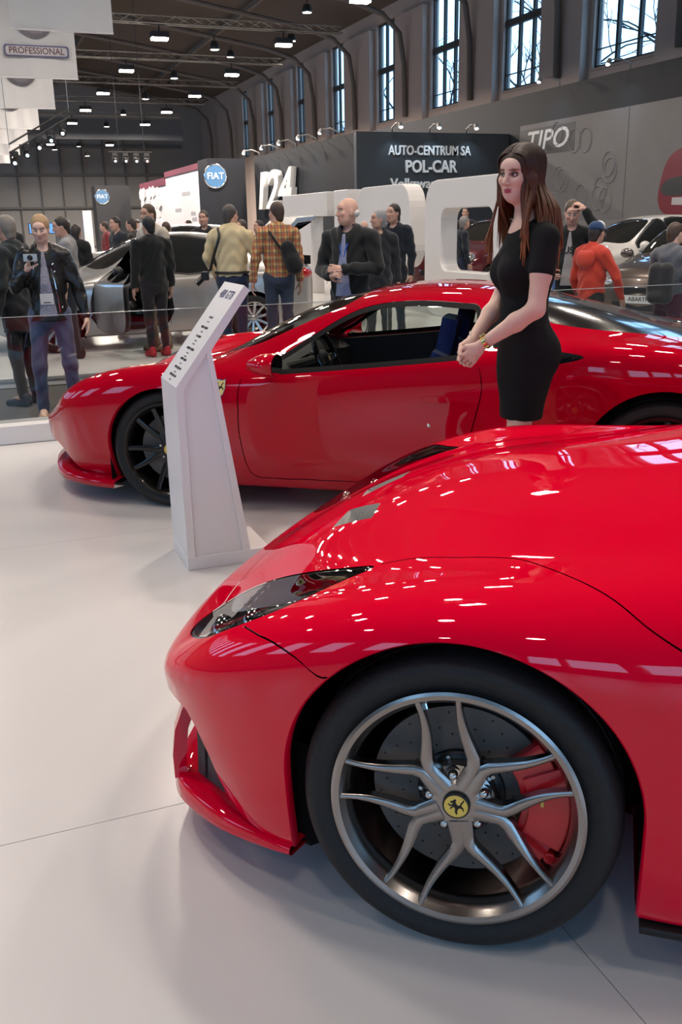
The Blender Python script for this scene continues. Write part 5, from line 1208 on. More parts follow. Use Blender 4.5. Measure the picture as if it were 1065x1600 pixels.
car_out = smooth_poly([(19.05, 1.95), (19.0, 2.35), (18.85, 2.75), (18.55, 3.0), (17.9, 3.10), (17.0, 3.12), (16.8, 2.6), (16.85, 1.62), (18.3, 1.58), (18.85, 1.66)], 4)
mb = MB(); mb.prism(car_out, -.036, -.031, 'yz'); mb.build('printed_car', mat('print_red', (.13, .008, .014), .4), po)
mb = MB(); mb.prism(smooth_poly([(18.95, 2.25), (18.6, 2.42), (17.4, 2.42), (17.4, 2.08), (18.6, 2.02), (18.9, 2.08)], 3), -.039, -.035, 'yz'); mb.build('printed_grille', mat('print_black', (.02, .02, .022), .6), po)
mb = MB(); mb.prism([(18.55, 1.82), (17.95, 1.80), (17.95, 1.98), (18.55, 1.98)], -.039, -.035, 'yz'); mb.build('printed_plate', mat('print_plate', (.35, .33, .33), .6), po)
# far stand: dark towers with round emblem, white wall with hexagon blocks
tw = mat('tower_black', (.008, .009, .012), .4)
def tower(x0, x1, y0, y1, z1, label):
    o = empty('display_tower', ((x0 + x1) / 2, y0, -.1), 0, label, 'tower'); hw = (x1 - x0) / 2
    mb = MB(); mb.box(-hw, hw, 0, y1 - y0, 0, z1 + .1); mb.build('tower_body', tw, o)
    mb = MB(); mb.lathe([(.42, 0), (.42, -.06), (0, -.06)], 28, axis='y', c=(-hw * .62, 0, z1 - .55)); mb.build('emblem', mat('emblem_blue', (.03, .08, .16), .3, emit=(.30, .60, .90), es=.35), o)
    mb = MB(); mb.path([(-hw * .62 + .43 * math.cos(a), -.05, z1 - .55 + .43 * math.sin(a)) for a in np.linspace(0, 2 * PI, 28)], .035, 6); mb.build('emblem_ring', chrome, o, smooth=True)
    t = text_mesh('emblem_word', 'FIAT', .34, mat('emblem_white', (.7, .75, .8), .4), o, None, .01); t.location = (-hw * .62, -.07, z1 - .55)
tower(9.05, 10.55, 37.2, 38.8, 4.0, 'black tower with a round lit emblem next to the 124 wall')
tower(7.9, 10.0, 61.8, 63.6, 4.0, 'black tower with a round lit emblem far down the hall')
hw_ = empty('display_wall', (9.95, 41, 0), 0, 'white display wall with hexagon blocks and a dark red top band', 'wall')
wm = mat('display_white', (.50, .49, .50), .5)
mb = MB(); mb.box(0, .2, 0, 16.5, -.1, 3.9); mb.build('wall_panel', wm, hw_)
mb = MB(); mb.box(-.05, .25, 0, 9, 3.9, 4.15); mb.build('top_band', mat('band_red', (.10, .01, .03), .5), hw_)
mb = MB(); mb.box(-.05, .25, 9, 16.5, 3.55, 3.9); mb.build('top_band', mat('band_red', (.10, .01, .03), .5), hw_)
for i in range(6):
    for j in range(6):
        d = rng.uniform(.03, .16); mb = MB(); cy = 10.8 + i * .95 + (j % 2) * .47; cz = .5 + j * .56
        mb.prism([(cy + .50 * math.cos(a), cz + .33 * math.sin(a)) for a in (math.radians(30 + 60 * q) for q in range(6))], -d, 0, 'yz'); mb.build('hexagon_block', wm, hw_)
for (y, z, w_) in ((3.5, 2.9, 1.8), (5.6, 2.2, 1.5), (2.6, 2.0, 1.0), (2.4, 1.75, 1.0)):
    mb = MB()
    for q in range(6): mb.box(-.01, 0, y + w_ * q / 6, y + w_ * (q + .7) / 6, z, z + .16)
    tag(mb.build('wall_print', mat('print_soft', (.25, .25, .27), .6), hw_), kind='stuff')
mb = MB(); mb.box(9.9, 10.1, 38.9, 41, -.1, 3.3); tag(mb.build('display_wall', tw), 'low black panel between the lit tower and the white display wall', 'wall')
# banners
ban = mat('banner_white', (.60, .585, .57), .75, noise=(1.2, (.64, .625, .61)))
def banner(k, y, z0, w_=1.82, h=2.6):
    o = empty('hanging_banner', (2.17, y, z0), 0, ('nearest white banner hanging from the roof, its print out of view', 'white banner printed PROFESSIONAL under a round chrome badge', 'white banner behind the PROFESSIONAL one with half a round badge', 'fourth white banner in the row, pinkish in the lamp light', 'fifth white banner in the hanging row', 'sixth white banner in the hanging row', 'farthest white banner in the hanging row')[k], 'banner', 'white banners hanging in a row')
    nx, nz = 16, 10; V = []
    for s in (0, 1):
        for i in range(nx + 1):
            for j in range(nz + 1):
                u = i / nx; v = j / nz; V.append(((u - .5) * w_, .035 * math.sin(u * 7 + k) * (1 - v * .6) + .012 * math.sin(u * 23 + v * 4) + .006 * s, v * h))
    m_ = (nx + 1) * (nz + 1); Fc = []
    for i in range(nx):
        for j in range(nz):
            a = i * (nz + 1) + j; Fc += [(a, a + nz + 1, a + nz + 2, a + 1), (m_ + a, m_ + a + 1, m_ + a + nz + 2, m_ + a + nz + 1)]
    mb = MB(); mb.add(V, Fc); mb.build('cloth', ban, o, smooth=True)
    mb = MB(); mb.tube((-w_ / 2, .003, 0), (w_ / 2, .003, 0), .02, n=8); mb.build('bottom_rod', white_l, o)
    mb = MB(); mb.tube((-w_ / 2, 0, h), (w_ / 2, 0, h), .02, n=8); mb.tube((-w_ / 2 + .1, 0, h), (-w_ / 2 + .1, 0, h + 5.2), .006, n=4); mb.tube((w_ / 2 - .1, 0, h), (w_ / 2 - .1, 0, h + 5.2), .006, n=4); mb.build('hanger', steel, o)
    if 0 < k < 4:
        by = -.075; cz = 1.30 if k == 1 else 1.05
        mb = MB(); mb.lathe([(.46, 0), (.46, -.02), (.36, -.03), (.36, -.015), (0, -.012)], 36, axis='y', c=(0, by + .02, cz)); bo = mb.build('badge_print', mat('badge_metal', (.11, .10, .11), .4, metal=.4), o, smooth=True, auto=.5)
        mb = MB()
        for q in range(4): mb.box(-.24 + .13 * q, -.15 + .13 * q, by - .012, by + .008, cz - .22, cz + .22)
        tag(mb.build('badge_bars', mat('badge_dark', (.09, .05, .07), .5), bo), kind='stuff')
        if k == 1:
            out = rrect(-.74, .74, .44, .70, .06, 4); inn = rrect(-.70, .70, .475, .665, .05, 4); n = len(out)
            mb = MB(); V = [(x, by, z) for x, z in out] + [(x, by, z) for x, z in inn] + [(x, by + .03, z) for x, z in out] + [(x, by + .03, z) for x, z in inn]
            mb.add(V, [(i, (i + 1) % n, n + (i + 1) % n, n + i) for i in range(n)] + [(i, 2 * n + i, 2 * n + (i + 1) % n, (i + 1) % n) for i in range(n)]); mb.build('frame_print', mat('frame_navy', (.06, .06, .11), .35, metal=.5), o)
            mb = MB(); mb.prism(inn, by + .004, by + .03, 'xz'); mb.build('plate_print', mat('plate_metal', (.32, .31, .32), .35, metal=.4), o)
            t = text_mesh('banner_word', 'PROFESSIONAL', .20, mat('word_maroon', (.10, .035, .045), .5), o, None, .004, sx=.93, offset=.003); t.location = (0, by, .57)
for k, y in enumerate((19.4, 25.3, 31.5, 37.9, 44.4, 50.8, 57.2)): banner(k, y, 5.0)
# moving-head lights on a diagonal truss, and a smaller cluster
def moving_head(loc, label, group, c):
    o = empty('moving_light', loc, 0, label, 'spotlight', group)
    o.scale = (.72, .72, .72); mb = MB(); mb.box(-.14, .14, -.10, .10, .18, .34); mb.box(-.16, -.12, -.06, .06, -.12, .2); mb.box(.12, .16, -.06, .06, -.12, .2); mb.build('yoke', lamp_black, o)
    mb = MB(); mb.tube((0, .12, -.02), (0, -.16, -.10), .13, .11, 14); mb.build('head', lamp_black, o)
    mb = MB(); mb.ell((0, -.17, -.105), (.065, .03, .065), 14, 8); mb.build('lens', mat('moving_lens_%d' % int(c[0] * 9), (1, 1, 1), .3, emit=c, es=7 if c[0] < .9 else 4), o, smooth=True)
dt = empty('lighting_truss', (0, 0, 0), 0, 'dark diagonal truss with moving-head lights at the left', 'truss')
mb = MB(); a, b = np.array((1.5, 29.0, 3.30)), np.array((3.4, 30.9, 4.45))
for off in ((0, 0, .28), (0, .25, .28), (0, .12, .50)): mb.tube(a + off, b + off, .025, n=6)
mb.build('chord', lamp_black, dt)
mb = MB(); mb.tube(a + (0, .1, .4), a + (0, .1, 9.0), .01, n=4); mb.tube(b + (0, .1, .4), b + (0, .1, 8.8), .01, n=4); mb.build('hanger', steel, dt)
for i in range(5):
    for j in range(2):
        p = a + (b - a) * (i + .25) / 5 + np.array((.04 * j, .25 * j, .014)); moving_head(p, 'moving-head stage light on the diagonal truss, %s pair from the left, %s one' % (ORD[i], ('front', 'rear')[j]), 'moving-head lights on the diagonal truss', (.62, .85, 1.0) if (i + j) % 2 == 0 else (.30, .5, .7))
for i in range(4): moving_head((6.0 + .42 * i, 40, 4.12), '%s moving-head light from the left in the small cluster' % ORD[i], 'small moving-head cluster', (.6, .85, 1.0) if i == 2 else (.95, .15, .2) if i == 3 else (.2, .3, .4))
mb = MB(); mb.tube((5.8, 40.1, 4.4), (7.5, 40.1, 4.4), .03, n=6); mb.tube((6.2, 40.1, 4.4), (6.2, 40.1, 11.5), .01, n=4); mb.tube((7.2, 40.1, 4.4), (7.2, 40.1, 11.5), .01, n=4); tag(mb.build('lighting_bar', lamp_black), 'short black bar holding the small light cluster', 'bar')
# far monitors
for i, (x, y) in enumerate(((3.1, 45), (3.9, 45))):
    o = empty('monitor', (x, y, -.1), 0, ('left', 'right')[i] + ' of two blue lit screens far behind the visitors', 'monitor')
    mb = MB(); mb.box(-.33, .33, 0, .05, 1.45, 1.85); mb.build('screen', mat('screen_blue', (.02, .05, .1), .3, emit=(.12, .40, 1.0), es=1.6), o); mb = MB(); mb.box(-.36, .36, .05, .10, 1.42, 1.88); mb.box(-.04, .04, .05, .1, 0, 1.45); mb.box(-.3, .3, -.1, .25, 0, .03); mb.build('stand', lamp_black, o)
mb = MB(); mb.box(4.6, 4.95, 40.5, 40.8, -.1, 2.2); tag(mb.build('display_column', white_l, None, bevel=.01), 'slim white column far behind the visitors', 'column')
# bare trees outside the windows
bark = mat('bark', (.05, .043, .04), .9)
def tree(x, y, seed, label):
    r = random.Random(seed); o = empty('bare_tree', (x, y, -.4), 0, label, 'tree', 'bare trees outside the windows'); tr = MB(); br = MB()
    def grow(p, d, L, rad, lev):
        n = 4; pts = [p]
        for i in range(n): d = d + np.array([r.uniform(-.22, .22) for _ in range(3)]); d /= np.linalg.norm(d); p = p + d * L / n; pts.append(p)
        (tr if lev == 0 else br).path(pts, np.linspace(rad, rad * .6, n + 1), 6 if lev < 2 else 4)
        if lev < 4:
            for k in range(3 if lev else 5):
                a = r.uniform(0, 2 * PI); t_ = pts[r.choice((2, 3, 4))]; nd = d * .7 + np.array((math.cos(a) * .7, math.sin(a) * .7, r.uniform(.0, .4))); grow(t_, nd / np.linalg.norm(nd), L * r.uniform(.55, .75), rad * .55, lev + 1)
    grow(np.array((0., 0, 0)), np.array((0, 0, 1.)), 6.5, .22, 0)
    tr.build('trunk', bark, o, recalc=False); tag(br.build('branches', bark, o, recalc=False), kind='stuff')
for i, (x, y) in enumerate(((29, 31), (30, 43), (29, 55), (31, 67))): tree(x, y, i + 2, 'bare leafless tree outside the hall windows, %s along the wall' % ORD[i])
# ------------------------------------------------------------------ woman in the black dress
def hostess():
    wx, wy = HOST
    pn = empty('person', (wx, wy, 0), math.radians(HOST_A), 'woman with long brown hair in a black short dress, hands clasped, beside the red coupe', 'person')
    hs = .89; hc = np.array((.036, .0, 1.733)); HR = rot(math.radians(34), math.radians(4), math.radians(-2))
    body = head_prims(hc, HR, hs, True)
    nb = np.array((-.012, .0, 1.56))
    body += [('cone', hc + (-.025, .0, -.06), nb, .050, .052, .03), ('cone', nb, (-.02, 0, 1.50), .055, .075, .03)]
    body += [('cone', (-.02, .10, 1.485), (-.02, -.10, 1.485), .058, .058, .05), ('cone', (-.015, 0, 1.45), (0, 0, 1.22), .10, .085, .05, ((1, 0, 0), .85)), ('cone', (0, 0, 1.22), (-.02, 0, 1.03), .085, .12, .05, ((1, 0, 0), .85))]
    sh = {1: np.array((-.030, .168, 1.475)), -1: np.array((-.030, -.168, 1.475))}
    el = {1: np.array((.02, .215, 1.195)), -1: np.array((.04, -.185, 1.205))}
    wr = {1: np.array((.205, .065, 1.035)), -1: np.array((.215, -.035, 1.045))}
    for s in (1, -1):
        body += [('cone', sh[s], sh[s] + (el[s] - sh[s]) * .5, .047, .043, .03), ('cone', sh[s] + (el[s] - sh[s]) * .5, el[s], .043, .036, .02), ('cone', el[s], el[s] + (wr[s] - el[s]) * .35, .037, .038, .02), ('cone', el[s] + (wr[s] - el[s]) * .35, wr[s], .038, .024, .02)]
    d1 = np.array((.55, -.35, -.75)); d1 /= np.linalg.norm(d1); d2 = np.array((.45, .30, -.80)); d2 /= np.linalg.norm(d2)
    body += fingers(wr[1], d1, np.array((.80, .0, .60)), np.array((-.2, -.95, 0)), .150, .50, r=.0072)
    body += fingers(wr[-1], d2, np.array((.85, .0, .50)), np.array((-.1, .95, -.1)), .150, .6, r=.0072)
    for s in (1, -1):
        hip = np.array((-.02, s * .058, .98)); kn = np.array((.0 + .02 * s, s * .050, .56)); an = np.array((-.03 + .02 * s, s * .05, .17)); toe = np.array((.10 + .02 * s, s * .068, .055))
        body += [('cone', hip, kn, .060, .050, .03), ('cone', kn, kn + (an - kn) * .35 + (-.015, 0, 0), .050, .054, .03), ('cone', kn + (an - kn) * .35 + (-.015, 0, 0), an, .054, .033, .03), ('cone', an, toe, .034, .028, .02)]
    V, Q = sdf_mesh(body, .0042)
    o = mk('body', V, Q, skin_mat('skin_light', (.66, .43, .34)), pn, smooth=True); tone_attr(o, head_tone(V, hc, HR, hs, lip=(.62, .16, .30), brow=(.22, .16, .13), makeup=True))
    eyes(pn, hc, HR, hs, (.06, .05, .045), (.1, .0))
    for s in (1, -1):                            # lashes
        mb = MB(); pts = [hc + hs * HR @ np.array((.0945 - .0035 * abs(t) * 1.2 - (.006 if abs(t) > .9 else 0), s * .0325 + .0135 * t, .0115 - .0035 * t * t)) for t in np.linspace(-1, 1, 7)]; mb.path(pts, .0012, 5); mb.build('lashes', ink, pn)
    # dress
    fx = (1, 0, 0)
    dr = [('cone', (-.03, .125, 1.475), (-.03, -.125, 1.475), .064, .064, .03), ('cone', (-.025, 0, 1.45), (-.01, 0, 1.36), .125, .135, .05, (fx, .80)), ('cone', (-.01, 0, 1.36), (-.005, 0, 1.16), .135, .102, .05, (fx, .88)),
          ('cone', (-.005, 0, 1.16), (-.025, 0, 1.00), .104, .142, .05, (fx, .80)), ('cone', (-.025, 0, 1.00), (-.02, 0, .90), .145, .138, .04, (fx, .80)), ('cone', (-.02, 0, .90), (-.01, 0, .66), .136, .112, .04, (fx, .80)),
          ('ell', (.070, .062, 1.335), (.060, .062, .066), None, .045), ('ell', (.070, -.062, 1.335), (.060, .062, .066), None, .045), ('ell', (-.085, .065, .985), (.070, .072, .085), None, .05), ('ell', (-.085, -.065, .985), (.070, .072, .085), None, .05)]
    for s in (1, -1):
        m_ = sh[s] + (el[s] - sh[s]) * .42; dr += [('cone', sh[s] + (0, 0, .004), m_, .056, .055, .03)]
    dr += [('ell', (.005, 0, 1.555), (.075, .072, .050), None, -.01)]
    cuts = [((0, 0, .695), (0, 0, -1))]
    def wr_(P): return (.0022 * np.sin(P[..., 2] * 70 + 9 * np.sin(P[..., 1] * 16 + P[..., 0] * 9)) * np.clip(1 - np.abs(P[..., 2] - 1.14) / .12, 0, 1)).astype(np.float32)
    V, Q = sdf_mesh(dr, .0055, cuts, wr_)
    keep = np.ones(len(V), bool)
    mk('dress', V, Q, cloth_mat('black_dress', (.006, .006, .0065), .85, sheen=0.0), pn, smooth=True)
    # hair: cap, side curtains and long strands
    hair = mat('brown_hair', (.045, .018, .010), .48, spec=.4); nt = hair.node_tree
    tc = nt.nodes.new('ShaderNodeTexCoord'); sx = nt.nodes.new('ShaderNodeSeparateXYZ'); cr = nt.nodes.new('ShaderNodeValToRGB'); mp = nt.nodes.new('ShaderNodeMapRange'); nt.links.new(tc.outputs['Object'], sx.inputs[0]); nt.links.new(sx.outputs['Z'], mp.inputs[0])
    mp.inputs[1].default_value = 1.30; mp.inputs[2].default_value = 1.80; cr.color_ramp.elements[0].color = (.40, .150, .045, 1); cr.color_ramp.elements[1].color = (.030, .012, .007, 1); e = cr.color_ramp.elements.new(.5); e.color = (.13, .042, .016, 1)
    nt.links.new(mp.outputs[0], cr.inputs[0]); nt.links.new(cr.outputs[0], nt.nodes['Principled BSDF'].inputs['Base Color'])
    f, l, u = HR[:, 0], HR[:, 1], HR[:, 2]
    def P(a, b, d): return hc + (f * a + l * b + u * d) * .92
    cap = [('ell', P(-.022, 0, .036), (.099, .082, .094), HR, 0), ('ell', P(-.075, 0, -.06), (.052, .070, .105), HR, .03)]
    for s in (1, -1):
        cap += [('cone', P(.034, s * .056, .062), P(.018, s * .078, -.02), .018, .020, .03), ('cone', P(.022, s * .084, -.02), P(.015, s * .088, -.12), .020, .022, .02)]
    cap += [('ell', P(.115, 0, -.02), (.068, .052, .088), HR, -.012)]
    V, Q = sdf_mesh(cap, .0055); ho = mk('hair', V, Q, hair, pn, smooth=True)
    rng = random.Random(3); mb = MB()
    def strand(pts, r): mb.path(smooth_poly(pts, 4, False), np.interp(np.linspace(0, 1, (len(pts) - 1) * 4 + 1), [0, .15, .8, 1], [r * .1, r, r * .8, r * .15]), 5)
    for k in range(230):                         # back and sides fall over shoulders
        a = rng.uniform(-2.45, 2.45); back = abs(a) < 1.75
        r0 = P(-.022 - .093 * math.cos(a), .080 * math.sin(a), rng.uniform(-.03, .06)); ln = rng.uniform(.28, .40)
        out = np.array((-.115 * math.cos(a) - .045, .125 * math.sin(a), 0)) if back else np.array((.03, .125 * math.sin(a), 0))
        base = np.array((hc[0] - .02, hc[1], 0)); z0 = r0[2]
        p1 = r0 + np.array((out[0] * .12, out[1] * .10, -.10)); p2 = np.array((base[0] + out[0] * .95, base[1] + out[1] * 1.1, z0 - .20)); p3 = np.array((base[0] + out[0] * .95 + rng.uniform(-.02, .02), base[1] + out[1] * 1.1 + rng.uniform(-.02, .02), z0 - ln))
        strand([r0, p1, p2, p3], rng.uniform(.004, .0085))
    for k in range(190):                         # from the parting over the crown and down
        s = 1 if k % 2 else -1; x = rng.uniform(-.065, .066); dz = .010 + .0045 * rng.random(); e = (x + .022) / .108; h_ = math.sqrt(max(0.05, 1 - e * e)); back = -.012 - .02 * max(0, -e)
        pt = [P(x, s * .004, .036 + .1025 * h_), P(x + back * .2, s * .052, .036 + .088 * h_), P(x + back * .6, s * (.060 + .032 * h_), .036 + .030 * h_), P(x * .6 + back, s * (.060 + .036 * h_), -.055), P(x * .5 + back * 1.3, s * .100, -.14)]
        pt.append(pt[-1] + np.array((-.02 + .3 * x, s * .02, -rng.uniform(.06, .20)))); strand(pt, rng.uniform(.0026, .0046))
    for k in range(60):                          # near-side front locks hang before the shoulder
        s = 1 if k < 40 else -1; j = rng.uniform(0, 1)
        r0 = P(.050 - .05 * j, s * .072, .05 - .04 * j); p1 = P(.030 - .02 * j, s * .090, -.06); p2 = p1 + np.array((.015 + .02 * j, s * .020, -.13)); p3 = p2 + np.array((rng.uniform(-.01, .035), s * rng.uniform(-.01, .03), -rng.uniform(.08, .20)))
        strand([r0, p1, p2, p3], rng.uniform(.003, .006))
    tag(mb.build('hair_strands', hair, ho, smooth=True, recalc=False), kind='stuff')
    # watch and bracelet
    gold = mat('gold', (.75, .52, .20), .22, metal=1.0)
    wm = wr[1] + (el[1] - wr[1]) * .10; ax_ = (el[1] - wr[1]) / np.linalg.norm(el[1] - wr[1]); q = Vector(ax_).to_track_quat('Z', 'Y').to_matrix().to_4x4(); q.translation = Vector(wm)
    mb = MB(); mb.lathe([(.0285, -.009), (.0310, -.009), (.0310, .009), (.0285, .009)], 28, close=True); o = mb.build('wrist_watch', gold, pn); o.data.transform(q)
    mb = MB(); mb.lathe([(.017, 0), (.017, .008), (.014, .009), (0, .009)], 20, axis='y', c=(0, .028, 0)); d = mb.build('watch_dial', gold, o, smooth=True, auto=.5); d.data.transform(q)
    wm2 = wr[-1] + (el[-1] - wr[-1]) * .07; q2 = q.copy(); q2.translation = Vector(wm2); mb = MB(); mb.path([(.029 * math.cos(t), .029 * math.sin(t), 0) for t in np.linspace(0, 2 * PI, 24)], .004, 6); o = mb.build('bracelet', mat('pearl', (.6, .56, .5), .25), pn, smooth=True); o.data.transform(q2)
    for s in (1, -1):
        sx_ = .02 * s; mb = MB(); V, Q = sdf_mesh([('cone', (-.055 + sx_, s * .062, .10), (.03 + sx_, s * .066, .06), .040, .042, .02), ('cone', (.03 + sx_, s * .066, .055), (.14 + sx_, s * .070, .030), .040, .024, .02)], .006, [((0, 0, .095), (0, 0, 1)), ((0, 0, .0), (0, 0, -1))])
        so = mk('shoe', V, Q, blk_gloss, pn, smooth=True); mb = MB(); mb.tube((-.085 + sx_, s * .062, 0), (-.070 + sx_, s * .062, .09), .006, .018, 10); mb.build('heel', blk_gloss, so)
HOST = (2.25, 3.59); HOST_A = 168.0
hostess()
# ------------------------------------------------------------------ visitors
SKIN = {'a': (.60, .36, .27), 'b': (.52, .30, .22), 'c': (.66, .44, .35)}
def visitor(label, x, y, z0, ang, H=1.76, skin='a', top=None, top_c=(.02, .02, .022), legs_c=(.02, .025, .05), shoe_c=(.01, .01, .01), hair_c=(.03, .02, .015), hair='short', head=(0, 0), arms=None, res=.011,
            build=1.0, hem=.50, coat=False, collar=None, female=False, group=None, stance=.09, sleeve=1.0, lean=0.0, shirt=None, top_m=None, legs_m=None, open_front=False, lower=True):
    """standing figure in the car-like frame: x forward, y left. arms: {side: (elbow, wrist, hand_fwd, curl)} in fractions of height"""
    o = empty('person', (x, y, z0), math.radians(ang), label, 'person', group)
    k = H / 1.76; f3 = (1, 0, 0)
    def q(a, b, c): return np.array((a + lean * max(0, c - .95) * .6, b, c)) * k
    hs = .93 * k * (.94 if female else 1.0); hc = q(.035, 0, 1.640); HR = rot(math.radians(head[0]), math.radians(head[1]))
    hc = hc + np.array((.02 * math.sin(math.radians(max(0, head[1]))) * 2, 0, 0))
    sw = (.165 if female else .185) * build
    body = head_prims(hc, HR, hs, female)
    body += [('cone', hc + np.array((-.03, 0, -.055)) * k, q(-.015, 0, 1.46), .053 * k, .060 * k, .03)]
    body += [('cone', q(-.02, sw * .6, 1.42), q(-.02, -sw * .6, 1.42), .06 * k, .06 * k, .05), ('cone', q(-.01, 0, 1.38), q(0, 0, 1.0), .10 * k, .10 * k, .05)]
    arm_d = {1: ((-.02, .235, 1.13), (.05, .25, .88), None, .35), -1: ((-.02, -.235, 1.13), (.05, -.25, .88), None, .35)}
    if arms: arm_d.update(arms)
    A = {}
    for s in (1, -1):
        e_, w_, hf, cu = arm_d[s]; sh = q(-.02, s * sw, 1.415); el = q(*e_); wr = q(*w_); A[s] = (sh, el, wr)
        body += [('cone', sh, el, .045 * k, .036 * k, .03), ('cone', el, wr, .037 * k, .025 * k, .02)]
        fd = (wr - el) / np.linalg.norm(wr - el) if hf is None else np.array(hf, float) / np.linalg.norm(hf)
        nr = np.array((0, -s, 0.0)); nr = nr - fd * (fd @ nr); nr /= np.linalg.norm(nr) + 1e-9; sd = np.cross(nr, fd) * (1 if s < 0 else -1); sd = sd if sd[0] >= 0 else -sd
        body += fingers(wr, fd, sd, nr, .185 * k, cu, r=.0095)
    L = {}
    for s in (1, -1):
        hip = q(-.01, s * .088, .93); kn = q(.02, s * stance, .50); an = q(-.03, s * (stance + .01), .09); L[s] = (hip, kn, an)
        if lower: body += [('cone', hip, kn, .07 * k, .045 * k, .03), ('cone', kn, an, .045 * k, .035 * k, .02), ('cone', an, an + np.array((.13, 0, -.045)) * k, .035 * k, .028 * k, .02)]
    V, Q = sdf_mesh(body, res)
    b = mk('body', V, Q, skin_mat('skin_' + skin, SKIN[skin]), o, smooth=True); tone_attr(b, head_tone(V, hc, HR, hs))
    if res < .010: eyes(o, hc, HR, hs)
    # upper garment
    bd = build; T = [('cone', q(-.02, sw * .72, 1.425), q(-.02, -sw * .72, 1.425), .072 * k, .072 * k, .04), ('cone', q(-.015, 0, 1.38), q(.0, 0, 1.18), .155 * bd * k, .150 * bd * k, .05, (f3, .78)), ('cone', q(0, 0, 1.18), q(0, 0, .98), .150 * bd * k, .152 * bd * k, .05, (f3, .82)), ('cone', q(0, 0, .98), q(0, 0, hem * 1.76 - .06 if hem > .5 else .84 * 1.0), .152 * bd * k, .158 * bd * k, .04, (f3, .82))]
    if hem <= .5: T.append(('cone', q(0, 0, .84), q(0, 0, hem * 1.76 - .05), .158 * bd * k, .165 * bd * k, .04, (f3, .85)))
    for s in (1, -1):
        sh, el, wr = A[s]; g_ = 1.18 if coat else 1.0
        if sleeve >= 1: T += [('cone', sh, el, .064 * g_ * k, .054 * g_ * k, .035), ('cone', el, el + (wr - el) * .93, .053 * g_ * k, .042 * g_ * k, .02)]
        else: T += [('cone', sh, sh + (el - sh) * sleeve, .064 * k, .060 * k, .035)]
    T.append(('cone', q(-.025, 0, 1.455), q(-.02, 0, 1.49), .072 * k, .066 * k, .02))
    T.append(('ell', hc + np.array((.015, 0, -.135)) * k, (.062 * k, .056 * k, .045 * k), None, -.01))
    hz = hem * H
    def wrk(P): return ((.0045 * np.sin(P[..., 2] * 42 + 5 * np.sin(P[..., 1] * 13 + ang) + P[..., 0] * 20) + .003 * np.sin(P[..., 1] * 55 + P[..., 2] * 17)) * (1.0 if res < .02 else .6)).astype(np.float32)
    V, Q = sdf_mesh(T, res, [((0, 0, hz), (0, 0, -1))], wrk)
    mk(top or 'jacket', V, Q, top_m or cloth_mat('cloth_%02d_%02d_%02d' % tuple(int(c * 250) for c in top_c), top_c), o, smooth=True)
    if open_front:                               # shirt front showing between the jacket edges
        S = [pr[:3] + (pr[3] + .010 * k, pr[4] + .010 * k) + pr[5:] for pr in T[1:(5 if hem <= .5 else 4)]]
        V, Q = sdf_mesh(S, res, [((0, .042 * k, 1.2 * k), (0, .99, .12)), ((0, -.042 * k, 1.2 * k), (0, -.99, .12)), ((.03 * k, 0, 0), (-1, 0, 0)), ((0, 0, 1.455 * k), (0, 0, 1)), ((0, 0, max(hz, .92 * k)), (0, 0, -1))])
        mk('shirt_front', V, Q, shirt if not isinstance(shirt, tuple) else cloth_mat('shirt_%02d%02d%02d' % tuple(int(c * 99) for c in shirt), shirt), o, smooth=True)
    if collar is not None:
        mb = MB(); n = 14; Vc = []
        for i in range(n):
            a = -2.5 + 5.0 * i / (n - 1)
            for (r, z) in ((.066, 1.50), (.082, 1.455)): Vc.append(q(-.02 - r * math.cos(a) * 1.0, r * math.sin(a), z - .02 * (abs(a) / 2.5)))
        mb.add(Vc, [(2 * i, 2 * i + 1, 2 * i + 3, 2 * i + 2) for i in range(n - 1)]); mb.build('collar', cloth_mat('collar_%02d%02d%02d' % tuple(int(c * 99) for c in collar), collar), o, smooth=True)
    if lower:
        T = [('cone', q(0, .06, .95), q(0, -.06, .95), .105 * bd * k, .105 * bd * k, .04), ('ell', q(-.03, 0, .90), (.115 * bd * k, .155 * bd * k, .10 * k), None, .04)]
        for s in (1, -1):
            hip, kn, an = L[s]; T += [('cone', hip, kn, .090 * bd * k, .062 * k, .04), ('cone', kn, an + np.array((0, 0, .0)) * k, .062 * k, .050 * k, .03)]
        V, Q = sdf_mesh(T, res, [((0, 0, 1.02 * k), (0, 0, 1)), ((0, 0, .05 * k), (0, 0, -1))], lambda P: wrk(P) * .55)
        mk('trousers', V, Q, legs_m or cloth_mat('trouser_%02d_%02d_%02d' % tuple(int(c * 250) for c in legs_c), legs_c), o, smooth=True)
        for s in (1, -1):
            an = L[s][2]; c0 = np.array((an[0], an[1], 0)); S = [('cone', c0 + np.array((-.035, 0, .045)) * k, c0 + np.array((.08, 0, .042)) * k, .042 * k, .042 * k, .02), ('cone', c0 + np.array((.08, 0, .038)) * k, c0 + np.array((.17, s * .01, .03)) * k, .044 * k, .034 * k, .02), ('cone', c0 + np.array((-.03, 0, .05)) * k, c0 + np.array((-.02, 0, .10)) * k, .042 * k, .045 * k, .02)]
            V, Q = sdf_mesh(S, min(res, .010), [((0, 0, .002), (0, 0, -1))]); mk('shoe', V, Q, mat('shoe_%02d_%02d_%02d' % tuple(int(c * 250) for c in shoe_c), shoe_c, .5), o, smooth=True)
    # hair
    f, l, u = HR[:, 0], HR[:, 1], HR[:, 2]
    def P(a, b_, d): return hc + (f * a + l * b_ + u * d) * hs
    hm = mat('hair_%02d_%02d_%02d' % tuple(int(c * 250) for c in hair_c), hair_c, .5, noise=(60, tuple(c * 1.5 for c in hair_c), 5))
    face = [('ell', P(.105, 0, -.035), (.07 * hs, .064 * hs, .095 * hs), HR, -.006)]
